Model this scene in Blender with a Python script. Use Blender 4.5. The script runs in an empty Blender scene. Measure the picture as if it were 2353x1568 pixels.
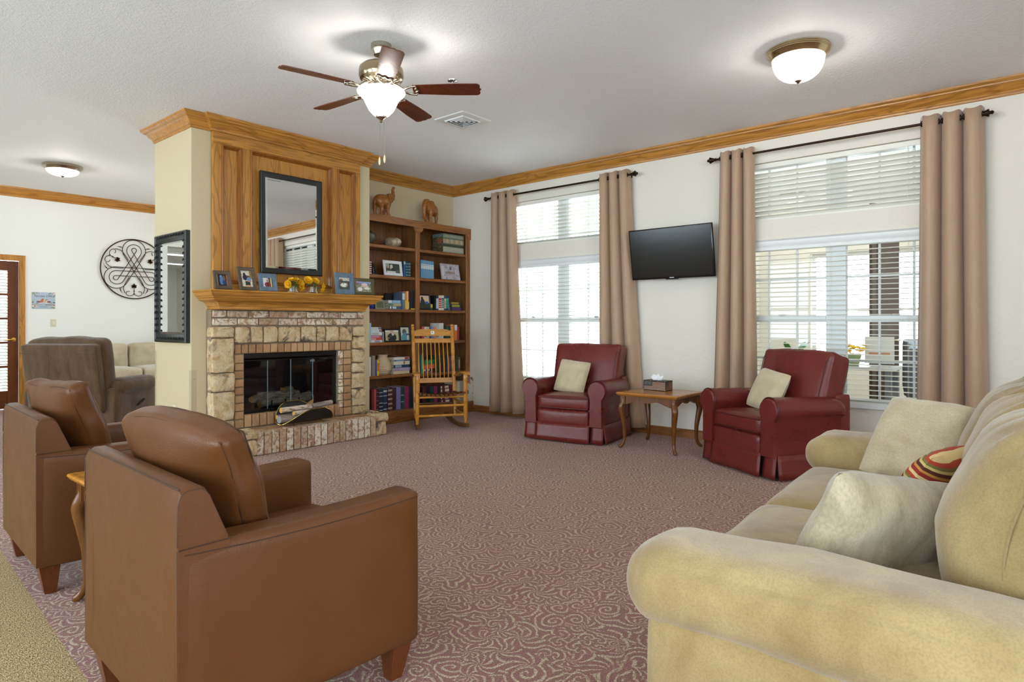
import bpy, bmesh, math, random
from mathutils import Vector, Matrix, noise

S = bpy.context.scene
C = S.collection
RND = random.Random(11)
PI = math.pi

# ------------------------------------------------------------------ camera
# x: towards the window wall, y: towards the fireplace and the far wall, z: up
cd = bpy.data.cameras.new('camera')
cam = bpy.data.objects.new('camera', cd)
C.objects.link(cam)
cam.location = (0, 0, 1.2)
cam.rotation_euler = (PI/2, 0, math.radians(40.4 - 90))
cd.sensor_width = 36
cd.lens = 36*1461/2353
cd.shift_y = -41/2353
cd.clip_start = .02
S.camera = cam

# ------------------------------------------------------------------ sky, exposure
W = bpy.data.worlds.new('sky')
S.world = W
W.use_nodes = True
bg = W.node_tree.nodes['Background']
bg.inputs['Color'].default_value = (.76, .88, 1.0, 1)
bg.inputs['Strength'].default_value = 6.6
S.view_settings.view_transform = 'Standard'
S.view_settings.look = 'None'
S.view_settings.gamma = 1
S.view_settings.use_curve_mapping = False
S.view_settings.exposure = .95
S.cycles.use_denoising = True
S.cycles.max_bounces = 10
S.cycles.diffuse_bounces = 5
S.cycles.transparent_max_bounces = 24
S.cycles.sample_clamp_indirect = 6

# high sun from behind the camera's left: it reaches the floor only out of the picture and the garden across
sl = bpy.data.lights.new('sun', 'SUN'); sl.energy = 22.0; sl.angle = .02; sl.color = (1.0, .96, .90)
sun = bpy.data.objects.new('sun', sl); C.objects.link(sun)
sun.rotation_euler = Vector((.52, .22, -.82)).to_track_quat('-Z', 'Y').to_euler()

def portal(loc, size, rot):
    l = bpy.data.lights.new('window_portal', 'AREA')
    l.shape = 'RECTANGLE'
    l.size, l.size_y = size
    l.cycles.is_portal = True
    o = bpy.data.objects.new('window_portal', l)
    C.objects.link(o)
    o.location = loc
    o.rotation_euler = rot
portal((6.44, 4.565, 1.24), (1.52, 1.8), (0, PI/2, 0))
portal((6.44, 4.565, 2.47), (.56, 1.8), (0, PI/2, 0))
portal((6.44, 8.6, 1.5), (2.2, 2.0), (0, PI/2, 0))
for x_ in (-1.6, 1.2): portal((x_, -4.15, 1.55), (2.0, 2.3), (PI/2, 0, 0))
for y_ in (-1.5, 1.5, 4.5, 7.7): portal((-3.75, y_, 1.55), (2.3, 2.2), (0, -PI/2, 0))
LAMP = 26.0          # watts of each ceiling bowl lamp
LAMP_COL = (1.0, .94, .86)

# ------------------------------------------------------------------ helpers
def lin(c):
    return tuple(((v/255)/12.92 if v/255 <= .04045 else ((v/255+.055)/1.055)**2.4) for v in c)

def new_bm():
    return bmesh.new()

def box(bm, x0, x1, y0, y1, z0, z1, mi=0):
    v = [bm.verts.new(p) for p in ((x0,y0,z0),(x1,y0,z0),(x1,y1,z0),(x0,y1,z0),(x0,y0,z1),(x1,y0,z1),(x1,y1,z1),(x0,y1,z1))]
    fs = []
    for q in ((0,3,2,1),(4,5,6,7),(0,1,5,4),(1,2,6,5),(2,3,7,6),(3,0,4,7)):
        f = bm.faces.new([v[i] for i in q]); f.material_index = mi; fs.append(f)
    return v, fs

def bbox(bm, x0, x1, y0, y1, z0, z1, r=.01, seg=2, mi=0):
    t = bmesh.new()
    box(t, x0, x1, y0, y1, z0, z1)
    bmesh.ops.bevel(t, geom=t.edges[:], offset=r, segments=seg, profile=.5, affect='EDGES', clamp_overlap=True)
    merge(bm, t, mi=mi)

def merge(bm, t, M=None, mi=0):
    if M is not None:
        bmesh.ops.transform(t, matrix=M, verts=t.verts[:])
    mp = {v: bm.verts.new(v.co) for v in t.verts}
    for f in t.faces:
        try:
            g = bm.faces.new([mp[v] for v in f.verts]); g.material_index = mi
        except ValueError:
            pass
    t.free()

def frame_of(d):
    d = Vector(d).normalized()
    a = Vector((0, 0, 1)) if abs(d.z) < .9 else Vector((1, 0, 0))
    u = d.cross(a).normalized()
    return u, d.cross(u).normalized()

def ring(bm, c, u, v, r, n):
    return [bm.verts.new(Vector(c) + (u*math.cos(2*PI*i/n) + v*math.sin(2*PI*i/n))*r) for i in range(n)]

def skin_rings(bm, rs, caps=True, mi=0, close=False):
    n = len(rs[0])
    pairs = list(zip(rs, rs[1:])) + ([(rs[-1], rs[0])] if close else [])
    for a, b in pairs:
        for i in range(n):
            f = bm.faces.new((a[i], a[(i+1) % n], b[(i+1) % n], b[i])); f.material_index = mi
    if caps and not close:
        f = bm.faces.new(rs[0][::-1]); f.material_index = mi
        f = bm.faces.new(rs[-1]); f.material_index = mi

def cyl(bm, p0, p1, r0, r1=None, n=12, mi=0):
    p0, p1 = Vector(p0), Vector(p1)
    u, v = frame_of(p1 - p0)
    skin_rings(bm, [ring(bm, p0, u, v, r0, n), ring(bm, p1, u, v, r0 if r1 is None else r1, n)], mi=mi)

def lathe(bm, prof, p0=(0,0,0), d=(0,0,1), n=20, caps=True, mi=0):
    """prof: (radius, distance along d)"""
    p0 = Vector(p0); d = Vector(d).normalized()
    u, v = frame_of(d)
    skin_rings(bm, [ring(bm, p0 + d*h, u, v, max(r, .0005), n) for r, h in prof], caps=caps, mi=mi)

def tube(bm, pts, r, n=8, mi=0, close=False):
    pts = [Vector(p) for p in pts]
    k = len(pts)
    rs = r if isinstance(r, (list, tuple)) else [r]*k
    out = []
    pu = None
    for i, p in enumerate(pts):
        if close:
            d = pts[(i+1) % k] - pts[i-1]
        else:
            d = pts[min(i+1, k-1)] - pts[max(i-1, 0)]
        if d.length < 1e-9: d = Vector((0,0,1))
        d.normalize()
        if pu is None:
            u, v = frame_of(d)
        else:
            u = (pu - d*pu.dot(d))
            u = u.normalized() if u.length > 1e-6 else frame_of(d)[0]
            v = d.cross(u)
        pu = u
        out.append(ring(bm, p, u, v, rs[i], n))
    skin_rings(bm, out, mi=mi, close=close)

def spline(pts, n=8):
    """Catmull-Rom through pts"""
    P = [Vector(p) for p in pts]
    P = [P[0]*2 - P[1]] + P + [P[-1]*2 - P[-2]]
    out = []
    for i in range(1, len(P)-2):
        for k in range(n):
            t = k/n
            a, b, c, d = P[i-1], P[i], P[i+1], P[i+2]
            out.append(.5*((2*b) + (c-a)*t + (2*a-5*b+4*c-d)*t*t + (3*b-a-3*c+d)*t*t*t))
    out.append(P[-2])
    return out

def prism(bm, poly, a0, a1, f, mi=0):
    """poly: list of 2d points, f(p, q, a) -> xyz; a from a0 to a1"""
    A = [bm.verts.new(f(p, q, a0)) for p, q in poly]
    B = [bm.verts.new(f(p, q, a1)) for p, q in poly]
    n = len(poly)
    for i in range(n):
        g = bm.faces.new((A[i], A[(i+1) % n], B[(i+1) % n], B[i])); g.material_index = mi
    g = bm.faces.new(A[::-1]); g.material_index = mi
    g = bm.faces.new(B); g.material_index = mi

def fix(bm):
    bmesh.ops.recalc_face_normals(bm, faces=bm.faces[:])

def sweep(bm, prof, path, side=1, close=False):
    """moulding: prof (out, z) swept along a horizontal path of xy points, mitred; out lies to the left of travel times side"""
    P = [Vector((p[0], p[1])) for p in path]
    n = len(P)
    nor = []
    for i in range(n - (0 if close else 1)):
        d = (P[(i+1) % n] - P[i]).normalized()
        nor.append(Vector((-d.y, d.x))*side)
    rs = []
    for i in range(n):
        if close: a, b = nor[i-1], nor[i]
        else: a, b = nor[max(i-1, 0)], nor[min(i, n-2)]
        m = (a + b)
        m = m/ max(m.dot(a), .2)
        rs.append([bm.verts.new((P[i].x + m.x*o, P[i].y + m.y*o, z)) for o, z in prof])
    skin_rings(bm, rs, caps=not close, close=close)

def puff(bm, c, h, r=.05, n=8, bulge=(0,0,0), wr=0, ws=7, M=None, shape=None, seed=0, mi=0):
    """soft rounded box: half sizes h, corner radius r, faces bulging, wrinkles wr"""
    h = Vector(h); c = Vector(c)
    vs = {}
    g = [i/n*2-1 for i in range(n+1)]
    g = [math.copysign(1-(1-abs(t))**1.5, t) for t in g]
    so = Vector((seed*3.1, seed*1.7, seed*.9))
    def vert(p):
        k = tuple(round(a, 5) for a in p)
        if k in vs: return vs[k]
        q = Vector((p[0]*h.x, p[1]*h.y, p[2]*h.z))
        ir = Vector((max(h.x-r, 0), max(h.y-r, 0), max(h.z-r, 0)))
        inn = Vector((min(max(q.x, -ir.x), ir.x), min(max(q.y, -ir.y), ir.y), min(max(q.z, -ir.z), ir.z)))
        d = q - inn
        if d.length > 1e-9:
            rr = Vector((min(r, h.x), min(r, h.y), min(r, h.z)))
            d = d.normalized()
            q = inn + Vector((d.x*rr.x, d.y*rr.y, d.z*rr.z))
        x, y, z = p
        q.x += bulge[0]*x*(1-y*y)*(1-z*z)
        q.y += bulge[1]*y*(1-x*x)*(1-z*z)
        q.z += bulge[2]*z*(1-x*x)*(1-y*y)
        if shape: q = Vector(shape(q, p))
        if wr:
            nn_ = Vector(p).normalized()
            q += nn_*wr*noise.noise(q*ws + so)
        q += c
        if M is not None: q = M @ q
        vs[k] = bm.verts.new(q)
        return vs[k]
    for ax in range(3):
        for s in (-1, 1):
            for i in range(n):
                for j in range(n):
                    quad = []
                    for a, b in ((g[i], g[j]), (g[i+1], g[j]), (g[i+1], g[j+1]), (g[i], g[j+1])):
                        p = [0, 0, 0]; p[ax] = s; p[(ax+1) % 3] = a; p[(ax+2) % 3] = b
                        quad.append(vert(p))
                    if s < 0: quad = quad[::-1]
                    f = bm.faces.new(quad); f.material_index = mi

def pillow(bm, w, h, t, n=14, pull=.07, wr=.006, seed=0, M=None, sag=0):
    """throw cushion in the xy plane of M, thickness t along z"""
    top, bot = {}, {}
    so = Vector((seed*2.3, seed*1.1, seed))
    for i in range(n+1):
        for j in range(n+1):
            u, v = i/n*2-1, j/n*2-1
            u = math.copysign(abs(u)**.85, u); v = math.copysign(abs(v)**.85, v)
            kc = 1 - .07*(u*v)**4
            x = u*w/2*(1 - pull*(1-v*v)*u*u)*kc
            y = v*h/2*(1 - pull*(1-u*u)*v*v)*kc
            z = t/2*(max(0, (1-u**4)*(1-v**4)))**.55
            z *= 1 - .25*(u*u*v*v)
            edge = i in (0, n) or j in (0, n)
            off = -sag*(1-v)*.5*(1-u*u)
            nz = wr*noise.noise(Vector((x*9, y*9, 0)) + so) + wr*.6*noise.noise(Vector((x*22, y*5, 3)) + so)
            a = Vector((x, y, z + nz*(0 if edge else 1) + off))
            if M is not None: a = M @ a
            top[i, j] = bm.verts.new(a)
            if edge: bot[i, j] = top[i, j]
            else:
                b = Vector((x, y, -z + nz + off))
                if M is not None: b = M @ b
                bot[i, j] = bm.verts.new(b)
    for i in range(n):
        for j in range(n):
            bm.faces.new((top[i,j], top[i+1,j], top[i+1,j+1], top[i,j+1]))
            bm.faces.new((bot[i,j], bot[i,j+1], bot[i+1,j+1], bot[i+1,j]))

def obj(name, bm, m, parent=None, smooth=None):
    me = bpy.data.meshes.new(name)
    bmesh.ops.recalc_face_normals(bm, faces=bm.faces[:])
    bm.to_mesh(me); bm.free()
    for x in (m if isinstance(m, (list, tuple)) else [m]):
        me.materials.append(x)
    if smooth is not None:
        me.polygons.foreach_set('use_smooth', [True]*len(me.polygons))
        if smooth < 180: me.set_sharp_from_angle(angle=math.radians(smooth))
    o = bpy.data.objects.new(name, me)
    C.objects.link(o)
    if parent is not None: o.parent = parent
    return o

def tag(o, label, cat, group=None):
    o['label'] = label; o['category'] = cat
    if group: o['group'] = group
    return o

def thing(name, label, cat, loc=(0,0,0), rotz=0, group=None):
    o = bpy.data.objects.new(name, None)
    C.objects.link(o)
    o.empty_display_size = .1
    o.location = loc; o.rotation_euler = (0, 0, rotz)
    return tag(o, label, cat, group)

def struct(o, label=None):
    o['kind'] = 'structure'
    if label: o['label'] = label
    return o

def linked(name, src, parent, loc=(0,0,0), rot=(0,0,0), scale=(1,1,1)):
    o = bpy.data.objects.new(name, src.data)
    C.objects.link(o)
    o.parent = parent
    o.location = loc; o.rotation_euler = rot; o.scale = scale
    return o

def part_box(name, b, m, parent, r=.003, seg=1):
    bm = new_bm()
    if r: bbox(bm, *b, r=r, seg=seg)
    else: box(bm, *b)
    return obj(name, bm, m, parent)
# ------------------------------------------------------------------ materials
class NT:
    """small wrapper over a material's node tree"""
    def __init__(s, name):
        s.m = bpy.data.materials.new(name); s.m.use_nodes = True
        s.t = s.m.node_tree
        s.bsdf = s.t.nodes['Principled BSDF']
        s.out = s.t.nodes['Material Output']
        s._co = None
    def n(s, t, **kw):
        d = s.t.nodes.new(t)
        for k, v in kw.items(): setattr(d, k, v)
        return d
    def put(s, sock, v):
        if isinstance(v, bpy.types.NodeSocket): s.t.links.new(v, sock)
        elif isinstance(v, (tuple, list)) and len(v) == 3 and sock.type == 'RGBA': sock.default_value = (*v, 1)
        else: sock.default_value = v
    def co(s, scale=(1,1,1), loc=(0,0,0), rot=(0,0,0), kind='Object'):
        if s._co is None: s._co = s.n('ShaderNodeTexCoord')
        mp = s.n('ShaderNodeMapping')
        s.t.links.new(s._co.outputs[kind], mp.inputs['Vector'])
        mp.inputs['Scale'].default_value = scale
        mp.inputs['Location'].default_value = loc
        mp.inputs['Rotation'].default_value = rot
        return mp.outputs[0]
    def noise(s, co, scale=5, detail=3, rough=.55, dist=0, col=False):
        d = s.n('ShaderNodeTexNoise')
        s.put(d.inputs['Vector'], co)
        d.inputs['Scale'].default_value = scale
        d.inputs['Detail'].default_value = detail
        d.inputs['Roughness'].default_value = rough
        d.inputs['Distortion'].default_value = dist
        return d.outputs['Color' if col else 'Fac']
    def ramp(s, fac, stops, interp='LINEAR'):
        d = s.n('ShaderNodeValToRGB')
        d.color_ramp.interpolation = interp
        e = d.color_ramp.elements
        while len(e) < len(stops): e.new(.5)
        for x, (p, c) in zip(e, stops):
            x.position = p
            x.color = (*c, 1) if isinstance(c, tuple) else (c, c, c, 1)
        s.put(d.inputs[0], fac)
        return d.outputs[0]
    def mix(s, fac, a, b, mode='MIX'):
        d = s.n('ShaderNodeMix', data_type='RGBA', blend_type=mode)
        s.put(d.inputs[0], fac); s.put(d.inputs[6], a); s.put(d.inputs[7], b)
        return d.outputs[2]
    def math(s, op, a, b=None, c=None):
        d = s.n('ShaderNodeMath', operation=op)
        s.put(d.inputs[0], a)
        if b is not None: s.put(d.inputs[1], b)
        if c is not None: s.put(d.inputs[2], c)
        return d.outputs[0]
    def vmath(s, op, a, b=None):
        d = s.n('ShaderNodeVectorMath', operation=op)
        s.put(d.inputs[0], a)
        if b is not None: s.put(d.inputs[1], b)
        return d.outputs['Value' if op in ('LENGTH', 'DOT_PRODUCT', 'DISTANCE') else 'Vector']
    def sep(s, v):
        d = s.n('ShaderNodeSeparateXYZ'); s.put(d.inputs[0], v); return d.outputs
    def rnd(s):
        return s.n('ShaderNodeObjectInfo').outputs['Random']
    def bump(s, h, strength=.3, dist=.01):
        d = s.n('ShaderNodeBump')
        d.inputs['Strength'].default_value = strength
        d.inputs['Distance'].default_value = dist
        s.put(d.inputs['Height'], h)
        s.t.links.new(d.outputs[0], s.bsdf.inputs['Normal'])
    def set(s, **kw):
        for k, v in kw.items():
            s.put(s.bsdf.inputs[{'col': 'Base Color', 'rough': 'Roughness', 'metal': 'Metallic', 'spec': 'Specular IOR Level',
                   'sheen': 'Sheen Weight', 'coat': 'Coat Weight', 'trans': 'Transmission Weight', 'ior': 'IOR', 'alpha': 'Alpha',
                   'emc': 'Emission Color', 'ems': 'Emission Strength', 'sss': 'Subsurface Weight', 'coatr': 'Coat Roughness'}[k]], v)
        return s

_plain = {}
def plain(c, rough=.5, metal=0, spec=.5):
    k = (c, rough, metal, spec)
    if k not in _plain:
        t = NT('paint_%d_%d_%d' % c)
        t.set(col=lin(c), rough=rough, metal=metal, spec=spec)
        _plain[k] = t.m
    return _plain[k]

def wood(name, c1, c2, axis, rough=.32, scale=1.0, cath=.5, spec=.5):
    """oak: grain runs along axis; open pores, cathedral figure"""
    t = NT(name)
    s = [24*scale]*3; s['xyz'.index(axis)] = 1.1*scale
    co = t.co(tuple(s))
    n1 = t.noise(co, 1.0, 5, .6, .6)
    s2 = [150*scale]*3; s2['xyz'.index(axis)] = 4*scale
    n2 = t.noise(t.co(tuple(s2)), 1.0, 2, .5)
    # cathedral rings
    s3 = [9*scale]*3; s3['xyz'.index(axis)] = .8*scale
    n3 = t.noise(t.co(tuple(s3)), .8, 2, .5, .3)
    rings = t.math('ADD', t.math('MULTIPLY', t.math('SINE', t.math('MULTIPLY', n3, 70.0)), .5), .5)
    r = t.ramp(rings, [(.72, 0.0), (.97, 1.0)])
    base = t.ramp(n1, [(.22, lin(c1)), (.8, lin(c2))])
    dark = tuple(v*.48 for v in lin(c1))
    a = t.mix(t.math('MULTIPLY', t.ramp(n2, [(.54, 0.0), (.68, 1.0)]), .55), base, dark)
    b = t.mix(t.math('MULTIPLY', r, cath), a, dark)
    t.set(col=b, rough=rough, spec=spec)
    t.bump(n2, .12, .002)
    return t.m

OAK1, OAK2 = (172, 112, 42), (204, 146, 68)
oak = {a: wood('oak_'+a, OAK1, OAK2, a, .3) for a in 'xyz'}
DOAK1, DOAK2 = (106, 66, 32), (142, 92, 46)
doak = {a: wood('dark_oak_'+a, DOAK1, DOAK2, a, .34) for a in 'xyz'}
medoak = {a: wood('shelf_oak_'+a, (130, 80, 38), (168, 110, 58), a, .34) for a in 'xyz'}
honey = {a: wood('honey_oak_'+a, (176, 112, 34), (206, 146, 60), a, .22, 1.0, .15) for a in 'xyz'}
tabletop = {a: wood('table_oak_'+a, (156, 96, 36), (196, 132, 62), a, .25, 1.0, .3) for a in 'xyz'}
walnut = {a: wood('walnut_'+a, (92, 52, 20), (124, 76, 30), a, .25, 1.2, .2) for a in 'xyz'}
cherry = {a: wood('cherry_'+a, (92, 44, 16), (120, 62, 24), a, .3, 1.0, .25) for a in 'xyz'}
blade_wood = wood('blade_wood', (84, 34, 18), (110, 52, 30), 'x', .25, 1.5, .2)

def wall_mat(name, c, bump=.25, scale=9):
    t = NT(name)
    co = t.co()
    n1 = t.noise(co, scale, 5, .62, 1.2)
    n2 = t.noise(co, 60, 3, .6)
    h = t.math('ADD', t.ramp(n1, [(.42, 0.0), (.62, 1.0)]), t.math('MULTIPLY', n2, .35))
    t.set(col=lin(c), rough=.62, spec=.3)
    t.bump(h, bump, .004)
    return t.m
white_wall = wall_mat('white_plaster', (226, 219, 206), .32)
far_white = wall_mat('far_white_paint', (236, 236, 230), .06)
khaki_wall = wall_mat('khaki_paint', (204, 188, 152), .1, 40)
t = NT('ceiling_texture')
co = t.co()
n1 = t.noise(co, 90, 3, .6); n2 = t.noise(co, 34, 2, .5)
t.set(col=lin((242, 243, 244)), rough=.75, spec=.25)
t.bump(t.math('ADD', n1, n2), .5, .006)
ceil_mat = t.m

# scroll patterned carpet
t = NT('scroll_carpet')
co = t.co((1,1,0))
wn = t.noise(co, 7, 2, .5, col=True)
wp = t.vmath('ADD', co, t.vmath('MULTIPLY', t.vmath('SUBTRACT', wn, (.5,.5,.5)), (.06,.06,0)))
wn2 = t.noise(co, 150, 2, .6, col=True)
wp = t.vmath('ADD', wp, t.vmath('MULTIPLY', t.vmath('SUBTRACT', wn2, (.5,.5,.5)), (.011,.011,0)))
def scrolls(scale, pitch, arms, width, off):
    v = t.n('ShaderNodeTexVoronoi', voronoi_dimensions='2D', feature='F1')
    p = t.vmath('ADD', wp, off)
    t.put(v.inputs['Vector'], p)
    v.inputs['Scale'].default_value = scale
    v.inputs['Randomness'].default_value = .75
    d = t.vmath('SUBTRACT', p, v.outputs['Position'])
    x, y, _ = t.sep(d)
    r = t.vmath('LENGTH', d)
    an = t.math('ARCTAN2', y, x)
    cx, cy, cz = t.sep(v.outputs['Color'])
    sg = t.math('SUBTRACT', t.math('MULTIPLY', t.math('GREATER_THAN', cx, .5), 2.0), 1.0)
    ph = t.math('ADD', t.math('MULTIPLY', r, 2*PI/pitch), t.math('MULTIPLY', t.math('MULTIPLY', an, float(arms)), sg))
    ph = t.math('ADD', ph, t.math('MULTIPLY', cy, 6.28))
    sn = t.math('SINE', ph)
    return t.ramp(sn, [(width-.12, 0.0), (width+.12, 1.0)]), r, cz
a, ra, ca = scrolls(6.6, .030, 1, .53, (0,0,0))
b, rb, cb = scrolls(8.5, .055, 9, .53, (3.1, 1.7, 0))
c_, rc, cc = scrolls(15.0, .024, 2, .53, (7.3, 4.4, 0))
sel = t.noise(co, 4.2, 1, .5)
m1 = t.ramp(sel, [(.47, 0.0), (.50, 1.0)])
pat = t.mix(m1, a, b)
sel2 = t.noise(t.co((1,1,0), (9,4,0)), 5.5, 1, .5)
pat = t.mix(t.ramp(sel2, [(.55, 0.0), (.58, 1.0)]), pat, c_)
fib = t.noise(t.co(), 420, 2, .6)
fib2 = t.noise(t.co(), 160, 2, .6, col=True)
brk = t.ramp(t.noise(t.co(), 130, 2, .6), [(.36, 0.0), (.5, 1.0)])
pat = t.math('MULTIPLY', pat, brk)
ground = t.mix(t.ramp(t.noise(t.co(), 210, 3, .7), [(.4, 0.0), (.6, 1.0)]), lin((92, 54, 48)), lin((186, 118, 108)))
linec = t.mix(t.ramp(t.noise(t.co(), 190, 3, .7), [(.38, 0.0), (.62, 1.0)]), lin((168, 146, 112)), lin((236, 222, 190)))
col = t.mix(pat, ground, linec)
col = t.mix(t.ramp(fib, [(.3, .35), (.5, 0.0)]), col, (0.04, .024, .02))
t.set(col=col, rough=.85, spec=.2, sheen=.28)
t.bump(t.math('ADD', t.math('MULTIPLY', pat, .5), fib), .6, .006)
carpet = t.m

t = NT('tan_tweed_carpet')
co = t.co((1, 1, 1))
f1 = t.noise(t.co((1, .35, 1), rot=(0,0,.7)), 260, 2, .6)
f2 = t.noise(co, 170, 2, .6)
col = t.ramp(f1, [(.32, lin((92, 78, 50))), (.5, lin((176, 154, 110))), (.68, lin((222, 208, 172)))])
col = t.mix(t.ramp(f2, [(.55, 0.0), (.7, .6)]), col, lin((190, 146, 76)))
t.set(col=col, rough=.95, spec=.15)
t.bump(f1, .7, .006)
tan_carpet = t.m

def leather(name, c, rough=.38, var=.18, spec=.45):
    t = NT(name)
    co = t.co()
    n1 = t.noise(co, 5, 3, .55)
    v = t.n('ShaderNodeTexVoronoi', feature='F1'); t.put(v.inputs['Vector'], co); v.inputs['Scale'].default_value = 260
    a = lin(c)
    t.set(col=t.mix(n1, tuple(x*(1-var) for x in a), tuple(min(1, x*(1+var)) for x in a)), spec=spec,
          rough=t.ramp(n1, [(.3, rough-.05), (.7, rough+.1)]))
    t.bump(t.math('ADD', v.outputs['Distance'], t.math('MULTIPLY', t.noise(co, 18, 3, .5), 1.2)), .16, .003)
    return t.m
brown_leather = leather('brown_leather', (96, 56, 26), .36, .1, .3)
burgundy = leather('burgundy_leather', (106, 36, 32), .29)
burgundy_dark = leather('burgundy_piping', (72, 24, 24), .35)
brown_pipe = leather('brown_piping', (66, 38, 20), .5)

def fabric(name, c1, c2, scale=6, fine=220, rough=.9, sheen=.4, stretch=(1,1,1), bump=.25):
    t = NT(name)
    n1 = t.noise(t.co(stretch), scale, 4, .6, .4)
    n2 = t.noise(t.co(stretch), fine, 2, .6)
    col = t.ramp(n1, [(.32, lin(c1)), (.68, lin(c2))])
    col = t.mix(t.ramp(n2, [(.3, .28), (.6, 0.0)]), col, tuple(v*.45 for v in lin(c1)))
    t.set(col=col, rough=rough, sheen=sheen, spec=.2)
    t.bump(n2, bump, .003)
    return t.m
suede = fabric('beige_suede', (146, 120, 76), (182, 158, 112), 3.8, 190)
suede_cush = fabric('cream_chenille', (182, 166, 132), (212, 198, 166), 5, 120, stretch=(1, 1, 2.5))
grey_cush = fabric('greige_chenille', (158, 144, 116), (198, 184, 154), 5, 90, stretch=(3, 1, 1))
gold_cush = fabric('pale_gold_chenille', (186, 170, 134), (208, 194, 160), 7, 150)
taupe = fabric('taupe_velour', (76, 56, 38), (104, 82, 60), 6, 60, stretch=(2, 2, .6), sheen=.25)
oat = fabric('oatmeal_weave', (176, 162, 132), (202, 190, 160), 5, 260)
t = NT('curtain_satin')
n1 = t.noise(t.co((1, 1, .08)), 60, 2, .5)
t.set(col=t.mix(n1, lin((164, 134, 108)), lin((184, 154, 126))), rough=.5, sheen=.3, spec=.35)
curtain_mat = t.m
t = NT('striped_cloth')
x, y, z = t.sep(t.co((1,1,1), kind='Generated'))
st = t.ramp(t.math('FRACT', t.math('MULTIPLY', y, 5.0)), [(0, lin((150, 44, 34))), (.18, lin((196, 134, 58))), (.3, lin((92, 40, 30))), (.46, lin((206, 180, 110))),
     (.58, lin((120, 110, 56))), (.7, lin((176, 64, 40))), (.85, lin((224, 196, 140)))], 'CONSTANT')
t.set(col=st, rough=.85)
striped = t.m

# brick and stone: one material each, varied object by object
t = NT('washed_brick')
co = t.co()
rv = t.rnd()
off = t.n('ShaderNodeCombineXYZ'); t.put(off.inputs[0], t.math('MULTIPLY', rv, 37.0)); t.put(off.inputs[1], t.math('MULTIPLY', rv, 11.0))
cc = t.vmath('ADD', co, off.outputs[0])
base = t.ramp(rv, [(0, lin((156, 120, 88))), (.35, lin((176, 138, 104))), (.7, lin((164, 126, 94))), (1, lin((188, 152, 118)))])
sm = t.noise(cc, 22, 4, .62, .8)
wash = t.ramp(sm, [(.42, 0.0), (.54, 1.0)])
wash = t.math('MULTIPLY', wash, t.ramp(t.math('FRACT', t.math('MULTIPLY', rv, 7.3)), [(.1, .3), (.5, 1.0)]))
col = t.mix(wash, base, lin((226, 214, 192)))
col = t.mix(t.ramp(t.noise(cc, 14, 2, .5), [(.6, 0.0), (.75, .45)]), col, lin((112, 82, 60)))
g = t.noise(cc, 120, 3, .6)
t.set(col=t.mix(t.ramp(g, [(.3, .3), (.5, 0.0)]), col, lin((104, 76, 56))), rough=.85, spec=.25)
t.bump(t.math('ADD', g, sm), .5, .006)
brick_mat = t.m
t = NT('plain_brick')
rv = t.rnd()
base = t.ramp(rv, [(0, lin((160, 120, 84))), (.5, lin((180, 140, 100))), (1, lin((196, 156, 116)))])
g = t.noise(t.co(), 90, 4, .6)
w = t.noise(t.co(), 26, 3, .6, .5)
col = t.mix(t.ramp(w, [(.56, 0.0), (.7, .55)]), base, lin((214, 190, 152)))
t.set(col=t.mix(t.ramp(g, [(.3, .35), (.52, 0.0)]), col, lin((110, 78, 54))), rough=.85, spec=.25)
t.bump(g, .5, .005)
plain_brick = t.m
t = NT('field_stone')
rv = t.rnd()
off = t.n('ShaderNodeCombineXYZ'); t.put(off.inputs[0], t.math('MULTIPLY', rv, 53.0)); t.put(off.inputs[2], t.math('MULTIPLY', rv, 17.0))
cc = t.vmath('ADD', t.co(), off.outputs[0])
n1 = t.noise(cc, 11, 6, .68, .8); n2 = t.noise(cc, 60, 5, .65); n3 = t.noise(cc, 7, 4, .6, .6)
col = t.ramp(n1, [(.3, lin((182, 142, 94))), (.5, lin((222, 194, 150))), (.7, lin((236, 218, 186)))])
dk = t.math('MULTIPLY', t.ramp(n3, [(.54, 0.0), (.66, 1.0)]), t.ramp(t.math('FRACT', t.math('MULTIPLY', rv, 5.7)), [(.45, .0), (.6, .9)]))
col = t.mix(dk, col, lin((78, 72, 70)))
col = t.mix(t.ramp(n2, [(.32, .4), (.5, 0.0)]), col, lin((150, 112, 70)))
t.set(col=col, rough=.85, spec=.25)
t.bump(t.math('ADD', t.math('MULTIPLY', n1, 2.0), n2), .9, .016)
stone_mat = t.m
mortar_mat = wall_mat('mortar', (138, 122, 98), .5, 60)

# metals, glass and small stuff
def metal(name, c, rough=.25):
    t = NT(name); t.set(col=lin(c), metal=1.0, rough=rough); return t.m
nickel = metal('brushed_nickel', (186, 178, 162), .24)
antique = metal('antique_nickel', (150, 136, 108), .2)
brass = metal('brass', (212, 172, 84), .22)
gold_trim = metal('gold_trim', (220, 190, 110), .2)
chrome = metal('chrome', (215, 218, 222), .12)
mirror_mat = metal('mirror_silver', (238, 240, 240), .015)
bronze = metal('dark_bronze', (58, 46, 38), .35)
art_metal = NT('rusty_iron').set(col=lin((64, 40, 26)), rough=.5, metal=.5).m
black_gloss = NT('black_gloss').set(col=lin((14, 14, 15)), rough=.18, spec=.6).m
screen_mat = NT('tv_screen').set(col=lin((10, 10, 11)), rough=.16, spec=.5).m
black_satin = NT('black_satin').set(col=lin((24, 27, 26)), rough=.38).m
black_iron = NT('black_iron').set(col=lin((16, 16, 16)), rough=.55).m
soot = NT('soot_black').set(col=lin((22, 21, 20)), rough=.9).m
t = NT('window_glass')
fr = t.n('ShaderNodeFresnel'); fr.inputs[0].default_value = 1.45
tr = t.n('ShaderNodeBsdfTransparent'); tr.inputs[0].default_value = (.97, .985, .98, 1)
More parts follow.
